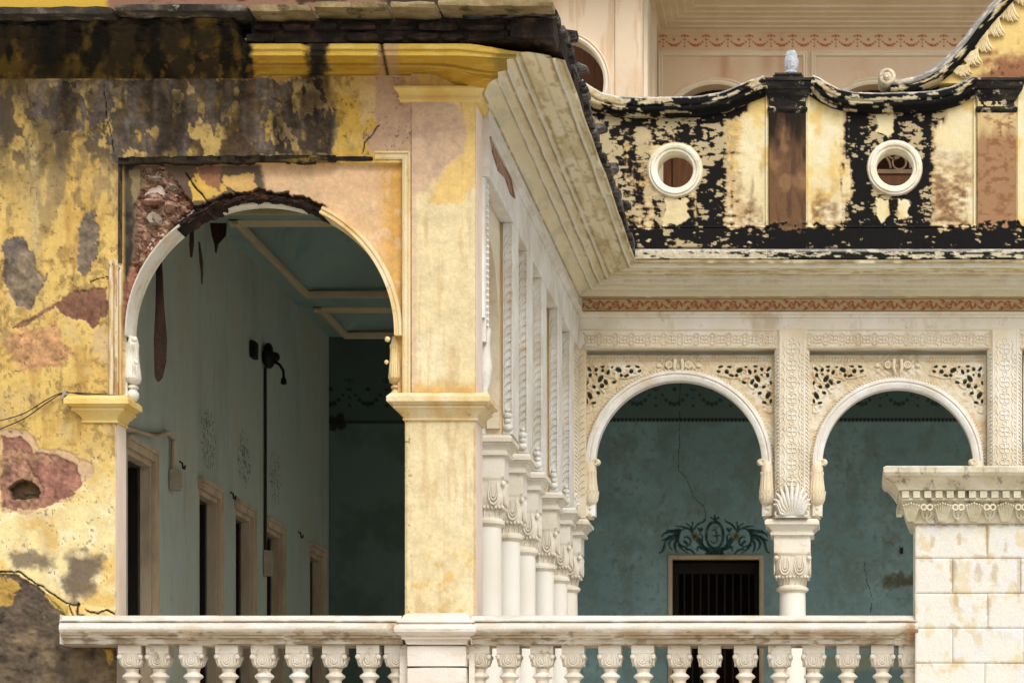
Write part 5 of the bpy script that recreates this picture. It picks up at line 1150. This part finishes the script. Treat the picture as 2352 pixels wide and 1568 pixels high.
for x0,x1 in ((1517,1849),(1868,2330)):
    p = [(PX(x0,UD), PZ(560,UD)), (PX(x0,UD), PZ(124,UD)), (PX(x1,UD), PZ(124,UD)), (PX(x1,UD), PZ(560,UD))]
    part('panel_moulding', MB().sweepXZ(p, [(-.035,UD+.02),(-.035,UD-.02),(-.02,UD-.03),(.0,UD-.02),(.02,UD-.03),(.035,UD-.02),(.035,UD+.02)]), m_peachtrim, US, 30)
cx = PX(UA[0][0],UD)-.35
part('door', MB().box(cx-.9, cx-.31, UD+.2, UD+.25, 7.5, PZ(270,UD)).box(cx-.29, cx+.6, UD+.2, UD+.25, 7.5, PZ(270,UD)).box(cx-.8, cx-.4, UD+.18, UD+.2, 8.4, PZ(330,UD)), m_brownwood, US)
# left projecting block
def blk_sdf(x, y): return np.where(y < 190, np.hypot(x-1283, y-190)-104, np.abs(x-1283)-104)
def blk_col(x, y):
    n1 = fbm(x,y,70,110,5,280); c = np.ones((len(x),3))*np.array((240,218,188.)); c = lay(c, (232,202,166), ss(0,.4,n1)*.7); return lay(c, (206,170,130), ss(.1,.4,fbm(x,y,10,120,4,281))*.4)
sheet('block_wall', 37, 1100, 1474, -60, 620, 3, m_attr_fine, US, blk_sdf, blk_col, lambda x,y: .03*ss(1412,1414,x)*(1-ss(1470,1472,x)), .3)
path = [(PX(1283+104*math.cos(t),37), PZ(190-104*math.sin(t),37)) for t in np.linspace(-.9,PI,44)]
part('arch_moulding', MB().sweepXZ(path, [(-.0,37.25),(-.0,36.97),(-.03,36.95),(-.055,36.96),(-.075,36.945),(-.09,36.97),(-.09,37.1)]), m_peachtrim, US, 35)
part('block_side', MB().box(SX-.2, SX, 37.005, UD-.005, 7.4, 13.5).box(SX, SX+.05, 37.3, 37.7, 7.4, 12).box(SX, SX+.04, 38.9, 39.3, 7.4, 12), m_peachtrim, US)
part('room', MB().box(-6, 4.2, UD+1.8, UD+1.9, 7.4, 13.5).box(-6, SX-.25, 39.2, 39.3, 7.4, 13).box(-6, 4.2, 37.5, UD+1.9, 13.4, 13.5).box(4.0,4.2,UD,UD+1.9,7.4,13.5), m_brownwood, US)
for a_,b_,r in UA[1:]:
    cx = PX(a_,UD); fan = MB(); zz = PZ(b_+62,UD)
    for k in range(7):
        t = PI*(k+.5)/7; fan.ring(cx+.38*math.cos(t), UD+.2, zz+.38*math.sin(t), .10, .018, 14, 5)
    fan.ring(cx, UD+.2, zz, .24, .02, 24, 5, 0, PI); fan.ring(cx, UD+.2, zz, .53, .02, 24, 5, 0, PI)
    fan.box(cx-.62, cx+.62, UD+.17, UD+.23, zz-.08, zz-.02)
    part('fanlight_tracery', fan, m_tracery, US, 60)
    part('door', MB().box(cx-.62, cx-.012, UD+.2, UD+.25, 7.5, zz-.09).box(cx+.012, cx+.62, UD+.2, UD+.25, 7.5, zz-.09).box(cx-.52, cx-.1, UD+.185, UD+.2, 8.2, zz-.25).box(cx+.1, cx+.52, UD+.185, UD+.2, 8.2, zz-.25), m_brownwood, US)
# ------------------------------------------------------------------ BALUSTRADES
RD = 22.86
def rail_prof(s=1):
    q = lambda y: PZ(y,RD)
    return [(-.34,q(1481)),(.03,q(1481)),(.035,q(1470)),(.06,q(1469)),(.065,q(1465)),(.095,q(1464)),(.10,q(1460)),(.115,q(1459)),(.15,q(1454)),(.165,q(1447)),(.165,q(1441)),(.15,q(1435)),(.125,q(1432)),(.12,q(1430)),(.145,q(1429.5)),(.145,q(1427)),(.12,q(1425.5)),(.10,q(1424)),(.095,q(1420)),(.06,q(1415)),(.03,q(1413.5)),(-.10,q(1413)),(-.34,q(1413))]
def make_baluster():
    b = bpy.data.objects.new('baluster', None); C.objects.link(b); b.empty_display_size = .05
    q = lambda y: PZ(y,RD); k = 1/275.6
    ab = part('abacus', MB().square([(25*k,q(1500)),(26*k,q(1499)),(26*k,q(1479))], 0, 0), m_balus)
    cp_ = MB().square([(17*k,q(1531)),(21*k,q(1527)),(23*k,q(1516)),(24.5*k,q(1502)),(25*k,q(1499.5))], 0, 0, .3)
    for sgn in range(4):
        ca, sa = math.cos(sgn*PI/2), math.sin(sgn*PI/2)
        def g(u, z, o): return (ca*u+sa*(.086+o), sa*u-ca*(.086+o), z)
        for rr in (.042,.024):
            cp_.tube([g(-rr*.6,q(1503),.0)]+[g(rr*math.cos(t), q(1515)+rr*1.1*math.sin(t), .0) for t in np.linspace(PI*.95,PI*2.05,8)]+[g(rr*.6,q(1503),.0)], .007, 4)
        cp_.ball(*g(0, q(1517), .0), .011, seg=6, rg=4)
        for sx in (-1,1):
            cp_.tube([g(sx*.062,q(1526),-.012), g(sx*.068,q(1515),.0), g(sx*.055,q(1506),.002)], [.008,.012,.006], 4)
        cp_.ball(*g(-.083, q(1507), .0), .024, seg=9, rg=6)
    pc2 = part('capital', cp_, m_balus, None, 50)
    prof = [(17,1533),(15,1537),(14,1542),(17,1545),(22,1549),(23,1552),(21,1555),(16,1558),(14.5,1562),(15,1575),(18,1590),(22,1604),(23,1612),(20,1621),(15,1626),(21,1629),(21,1633)]
    sh = part('shaft', MB().lathe([(r*k, q(y)) for r,y in prof], 0, 0, 20), m_balus, None, 50)
    bs2 = part('base', MB().square([(26*k,q(1633.2)),(26*k,q(1652))], 0, 0), m_balus)
    for o in (ab,pc2,sh,bs2): o.parent = b; o.location = (0,0,0)
    return b
b0 = make_baluster(); rb_ = random.Random(5)
def rail_mesh(xa, xb, t):
    pr_ = rs(rail_prof(), 120); n = int((xb-xa)*60); xx = np.linspace(xa, xb, n); P = np.zeros((n,120,3))
    for k in range(120):
        wob = fbm(xx*60, np.full(n,k*.8), 30, 12, 4, 740)
        P[:,k,0] = xx; P[:,k,1] = RD-pr_[k,0]-wob*.003; P[:,k,2] = pr_[k,1]+wob*.002
    S = np.repeat(xx[:,None]*272, 120, 1).ravel(); Y = np.tile(VY-pr_[:,1]*F/RD, n); p = np.tile(pr_[:,0], n); U = np.tile(np.arange(120)*.9, n)
    c = np.ones((len(S),3))*np.array((230,222,208.)); c = lay(c, (214,198,174), ss(-.05,.35,fbm(S,U,70,12,5,741))*.6); c = lay(c, (240,236,230), ss(.0,.3,fbm(S,U,40,20,4,742))*.5)
    und = ss(1446,1456,Y)*(p > .02); c = lay(c, (176,156,124), und*ss(-.35,.35,fbm(S,U,60,16,5,743))*.65); c = lay(c, (132,114,84), und*ss(.1,.4,fbm(S,U,22,8,5,744))*.6)  # underside browned: shade painted in together with stain
    for g,wd,am in ((1429.7,.8,.55),(1426,.6,.3),(1461,1.,.75),(1467.5,1.1,.8),(1480,1.4,.7)): c = lay(c, (92,76,52), np.exp(-((Y-g)/wd)**2)*am*ss(-.4,.05,fbm(S,U,30,60,4,745)))  # dark lines paint shade into the rail's grooves
    c = lay(c, (160,118,72), np.exp(-((S-xb*272+14)/22)**2)*ss(-.2,.3,fbm(S,U,14,14,4,746))*.7*ss(1424,1440,Y))
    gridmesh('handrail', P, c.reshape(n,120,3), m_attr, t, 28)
    part('rail_end', MB().prism([(xa+.0015,PZ(1481,RD)),(xa+.0015,PZ(1413.3,RD)),(xa+.004,PZ(1413.3,RD)),(xa+.004,PZ(1481,RD))], RD-.14, RD+.34), m_rail, t)
def balustrade(label, x0, x1, xs_, first=None, halves=()):
    xa, xb = PX(x0,RD), PX(x1,RD); t = thing('balustrade', label, 'balustrade', ((xa+xb)/2, RD, FL)); tl = Vector(t.location)
    rail_mesh(xa, xb, t)
    part('plinth_rail', MB().box(xa, xb, RD-.06, RD+.3, FL+.002, PZ(1652,RD)-.001), m_rail, t)
    for x in xs_:
        b = first if first else tree_copy(b0, t)
        first = None; b.parent = t; b.location = Vector((PX(x,RD)+rb_.uniform(-.006,.006), RD+.10+rb_.uniform(-.006,.006), 0))-tl; b.rotation_euler = (rb_.uniform(-.006,.006), rb_.uniform(-.006,.006), 0)
    return t
LB = balustrade('left marble balustrade under the big yellow arch, ending at the broken dark wall', 148, 926, [294,358.6,438.6,519.5,601,683,763,843.7,908], b0)
RB = balustrade('right marble balustrade running from the yellow pier to the white pedestal', 1086, 2108, [1096,1167,1244,1318,1399,1478,1557,1632,1711,1790,1867,1944,2026,2092])
for xa_ in (926,): pass
# pier footing
PF = thing('pier_pedestal', 'moulded marble pedestal of stacked blocks under the yellow pier between the balustrades', 'pedestal', (PX(1006,RD), RD, FL))
q = lambda y: PZ(y,RD-.1)
prof = [(.0,q(1480)),(.015,q(1478)),(.025,q(1469)),(.05,q(1467)),(.05,q(1461)),(.075,q(1459)),(.10,q(1452)),(.105,q(1445)),(.095,q(1438)),(.07,q(1434)),(.065,q(1431)),(.085,q(1430)),(.08,q(1426)),(.055,q(1424)),(.03,q(1412)),(.0,q(1407)),(-.03,q(1406)),(-.2,q(1405))]
part('moulding', MB().sweepXY([(PX(942,RD),RD+.4),(PX(942,RD),RD-.10),(PX(1072,RD),RD-.10),(PX(1072,RD),RD+.4)], prof), m_rail, PF, 25)
for k,(ya,yb) in enumerate(((1481,1529.5),(1531.5,1600),(1602,1666))):
    part('block', rough_stone(PX(938,RD), PX(1074,RD), RD-.09, RD+.3, q(yb), q(ya), .004, 600+k), m_rail, PF)
part('half_pier', MB().box(PX(918,RD), PX(935,RD), RD, RD+.3, FL+.001, q(1481)), m_rail, PF)
part('half_pier', MB().box(PX(1077,RD), PX(1090,RD), RD, RD+.3, FL+.001, q(1481)), m_rail, PF)
structure('plinth', MB().box(-8.6, 8.6, 22.45, 22.6, -1.59, FL-.004).box(-8.6, 8.6, 22.40, 22.7, FL-.1, FL+.001), m_beige)
# ------------------------------------------------------------------ WHITE PEDESTAL
WD = 22.72
WP = thing('stone_pedestal', 'big whitewashed block pedestal with dentils and leaf carved cap at right', 'pedestal', (PX(2350,WD), WD, FL))
q = lambda y: PZ(y,WD); k = WD/F
def blkcol(x, y):
    n1 = fbm(x,y,50,50,5,300); n2 = fbm(x,y,14,22,5,301); c = np.ones((len(x),3))*np.array((236,232,218.)); c = lay(c, (230,230,230), ss(0,.35,n1)*.7); c = lay(c, (226,204,156), ss(.12,.4,fbm(x,y,30,40,4,302))*.6)
    jx = np.minimum.reduce([segd(x,y,s_) for s_ in JN])
    pe = (1-ss(2,7, jx+n2*10))*ss(.14,.20, fbm(x,y,40,40,4,303)+.0)
    c = lay(c, (204,184,150), pe*.6)
    for cx,cy,rx,ry in ((2141,1244,8,15),(2204,1238,4,12),(2190,1320,7,38),(2250,1315,10,22),(2285,1318,6,18),(2341,1330,7,36),(2195,1375,6,14),(2268,1250,4,36),(2190,1440,12,6),(2195,1455,4,9),(2310,1255,5,12),(2270,1443,14,5),(2250,1279,28,5)):
        c = lay(c, (182,156,112), (1-ss(.6,1.2, np.hypot((x-cx)/rx, (y-cy)/ry)+n2*1.1+.5*fbm(x,y,6,6,3,306)))*.42)
    c = lay(c, (120,110,90), (1-ss(1202,1216,y+n2*14))*ss(-.1,.2,n2)*.7); return c
rows = [1201,1282,1362,1442,1522,1606,1664]; offs = [[2267],[2188,2344],[2269,2420],[2188,2352],[2262,2420],[2190,2350]]
JN = []
for i in range(6):
    JN.append([(2100,rows[i]),(2600,rows[i])])
    for xo in offs[i]: JN.append([(xo,rows[i]),(xo,rows[i+1])])
for i in range(6):
    es = [2102]+offs[i]+[2560]
    for a0,a1 in zip(es[:-1], es[1:]):
        of = random.uniform(-.003,.004)
        def bh(x, y, a0=a0, a1=a1, r0=rows[i], r1=rows[i+1], of=of):
            e = np.minimum(np.minimum(x-a0, a1-x), np.minimum(y-r0, r1-y)); return of-.008*(1-ss(0,3.5,e+fbm(x,y,8,8,3,304)*1.5))+.004*fbm(x,y,30,30,4,305)
        sheet('stone_block', WD, a0+.35, a1-.35, rows[i]+.35, rows[i+1]-.35, 2.6, m_attr, WP, None, blkcol, bh, .04)
part('core', MB().box(PX(2102,WD)+.002, PX(2560,WD), WD+.03, WD+.75, FL+.002, q(1203)), m_marble, WP)
prof = [(.0,q(1203)),(.03,q(1201)),(.035,q(1197)),(.055,q(1185)),(.075,q(1170)),(.085,q(1158)),(.12,q(1152)),(.125,q(1148)),(.10,q(1147)),(.10,q(1131)),(.15,q(1130)),(.155,q(1126)),(.17,q(1120)),(.20,q(1110)),(.215,q(1107)),(.22,q(1104)),(.25,q(1101)),(.27,q(1094)),(.275,q(1083)),(.25,q(1079)),(.0,q(1078))]
cap = part('cap_moulding', MB().sweepXY([(PX(2104,WD),WD+.75),(PX(2104,WD),WD),(PX(2560,WD),WD)], prof), M('sooty_cap_marble', [(170,160,132),(212,204,178),(232,228,214)], 4, (1,1,1.5), bump=.3, streak=((60,50,30),.75,9,2,.55)), WP, 28)
m_dent = M('dentil_marble', [(204,196,166),(228,222,200)], 6, bump=.3, patch=((90,78,50),.7,9,.58))
x = 2072
while x < 2560:
    part('dentil', MB().box(PX(x,WD)-.003, PX(x+15,WD), WD-.142, WD-.095, q(1147.5), q(1132)), m_dent, WP); x += 25.5
for j in range(14): part('dentil', MB().box(PX(2104,WD)-.142, PX(2104,WD)-.095, WD-.08+j*.092, WD-.03+j*.092, q(1147.5), q(1132)), m_dent, WP)
lf = MB(); x = 2092
def leaf_pt(px, t, o=0): return (PX(px,WD), WD-.035-.10*t**1.6-o, q(1198-42*t))
while x < 2570:
    for j in range(-3,4):          # broad leaf, its lobes spreading and curling over at the top
        w_ = 4.4*j; L_ = 1-.05*abs(j)
        lf.tube([leaf_pt(x+w_*(.55+.75*t), t*L_, .01+.012*math.sin(PI*t)) for t in (0,.25,.5,.75,.92)]+[(PX(x+w_*1.35,WD), WD-.165+.01*abs(j), q(1160+abs(j)*1.5))], [.006,.0095,.011,.0115,.011,.006], 5)
    for sx in (-1,1): lf.ring(PX(x+36+sx*7,WD), WD-.11, q(1168), .022, .009, 10, 5)
    lf.tube([leaf_pt(x+36+11*math.cos(t_), .55+.42*math.sin(t_), .012) for t_ in np.linspace(PI,2*PI,9)], .010, 5)
    lf.tube([leaf_pt(x+36, 0.02, .01), leaf_pt(x+36, .35, .014)], .012, 5); x += 72
part('leaf_carving', lf, M('leaf_marble', [(196,186,148),(222,216,188),(232,228,208)], 6, bump=.4, patch=((96,86,50),.7,8,.60)), WP, 60)
# ------------------------------------------------------------------ FITTINGS
def tag(o, label, cat, group=None):
    o['label'] = label; o['category'] = cat
    if group: o['group'] = group
    return o
def onwall(x): return 41473.0/(VX-x)       # distance of a point of the inner left wall
# wall lamp and its conduit
dd = onwall(605); s = dd/F; X0 = XL+.01
t = thing('wall_lamp', 'black wall lamp with a drooping gooseneck arm on the green gallery wall', 'lamp', (X0,dd,PZ(825,dd)))
zz = PZ(822,dd)
part('mount', MB().ball(X0+.05, dd, zz, .12, .6, 1.2, 1, 12, 8).ball(X0+.05, dd-.02, zz+.09, .08, .7, 1, 1).ball(X0+.12, dd, zz+.01, .06), m_black, t, 60)
part('gooseneck', MB().tube([(X0+.03,dd,zz-.05),(X0+.1,dd,zz-.04),(X0+.17,dd,zz-.07),(X0+.215,dd,zz-.14),(X0+.22,dd,zz-.22)], .016, 8).lathe([(.018,-.30),(.035,-.29),(.03,-.24),(.012,-.21)], X0+.22, dd, 10, 1, 1, 0, zz), m_black, t, 60)
part('back_plate', MB().box(X0, X0+.05, dd-.75, dd-.55, zz-.12, zz+.06), m_black, t)
o = part('conduit', MB().tube([(X0+.012,dd,zz-.1),(X0+.014,dd,PZ(1000,dd)),(X0+.012,dd,PZ(1262,dd))], .017, 8), m_iron, None, 60)
tag(o, 'long rusty vertical conduit running down the green gallery wall from the lamp', 'conduit')
o = part('switch_box', MB().box(X0, X0+.09, dd-.04, dd+.05, PZ(1322,dd), PZ(1264,dd)).box(X0+.09, X0+.1, dd-.03, dd+.04, PZ(1310,dd), PZ(1276,dd)), m_switch); tag(o, 'ivory switch box at the foot of the long rusty conduit', 'box')
d2 = 26.75
o = part('junction_box', MB().box(X0, X0+.09, d2-.05, d2+.06, PZ(1126,d2), PZ(1078,d2)).box(X0+.09, X0+.105, d2-.04, d2+.05, PZ(1118,d2), PZ(1085,d2)), m_switch); tag(o, 'small ivory box beside the nearest doorway in the gallery', 'box')
o = part('cable_pipe', MB().tube([(X0+.03,d2,PZ(1078,d2)),(X0+.03,d2,PZ(1010,d2)),(X0+.03,d2-.15,PZ(1000,d2)),(X0+.03,26.0,PZ(1000,26.0)),(X0+.03,25.0,PZ(985,25.0)),(X0+.03,24.4,PZ(960,24.4))], .028, 8), m_doortrim, None, 60); tag(o, 'dusty bent pipe above the nearest gallery doorway', 'pipe')
for (hx,hy,lab) in ((412,1068,'black wall hook between the first and second gallery doorways'),(529,1138,'black wall hook between the second and third gallery doorways'),(685,1228,'black wall hook near the end wall of the gallery')):
    h_ = onwall(hx); zz = PZ(hy,h_)
    tag(part('wall_hook', MB().tube([(XL,h_,zz+.04),(XL+.03,h_,zz+.02),(XL+.035,h_,zz-.03),(XL+.05,h_,zz-.04),(XL+.06,h_,zz-.0)], .010, 6), m_black, None, 60), lab, 'hook')
o = part('wall_stub', MB().box(PX(2067,DB), PX(2074,DB), DB-.06, DB, PZ(1271,DB), PZ(1258,DB)), m_black); tag(o, 'tiny black socket stub on the teal wall left of the white pedestal', 'socket')
# torn strips hanging inside the arch
def torn(pts, lab, dpt):
    L_ = [(PX(a_,dpt), PZ(y,dpt)) for a_,b_,y in pts]; R_ = [(PX(b_,dpt), PZ(y,dpt)) for a_,b_,y in pts][::-1]
    mb = MB().prism(L_+R_, dpt, dpt+.03); return tag(part('torn_strip', mb, m_bark), lab, 'strip')
torn([(362,366,540),(358,372,620),(357,375,700),(353,382,780),(354,380,830),(355,372,865),(360,364,875)], 'long torn brown strip hanging inside the left of the arch', 23.62)
torn([(436,444,520),(434,444,560),(437,440,590)], 'short pointed brown strip beside the left top of the arch', 23.7)
torn([(455,458,555),(458,465,600),(461,465,630),(462,463,652)], 'thin black curved strip right of the short pointed one', 23.7)
torn([(482,520,512),(486,518,540),(492,500,560),(494,496,580)], 'squarish brown scrap hanging from the ceiling moulding corner', 28.3)
# cable and cleat on the yellow wall
c1 = [(-30,973,.02),(10,966,.02),(60,950,.03),(110,920,.03),(150,903,.05),(200,908,.02),(290,913,.03)]
c2 = [(-30,1000,.02),(10,984,.02),(60,962,.03),(112,926,.03),(150,905,.06),(200,905,.02),(285,911,.02)]
for c_,lab in ((c1,'upper thin black cable sagging across the yellow wall'),(c2,'lower thin black cable sagging across the yellow wall')):
    tag(part('cable', MB().tube([(PX(a_,DF), DF-o_-.012, PZ(b_,DF)) for a_,b_,o_ in [(p[0],p[1],.03) for p in smoothc([(q_[0],q_[1]) for q_ in c_], 6)]], .0045, 6), m_wire, None, 60), lab, 'cable')
tag(part('cleat', MB().tube([(PX(146,DF), DF-.05, PZ(917,DF)), (PX(156,DF), DF-.06, PZ(898,DF))], .012, 6).tube([(PX(148,DF), DF-.05, PZ(903,DF)), (PX(158,DF), DF-.05, PZ(908,DF))], .011, 6).tube([(PX(150,DF), DF-.055, PZ(906,DF)), (PX(150,DF), DF+.02, PZ(906,DF))], .012, 6), m_switch, None, 60), 'white porcelain cleat holding the cables on the yellow wall', 'cleat')
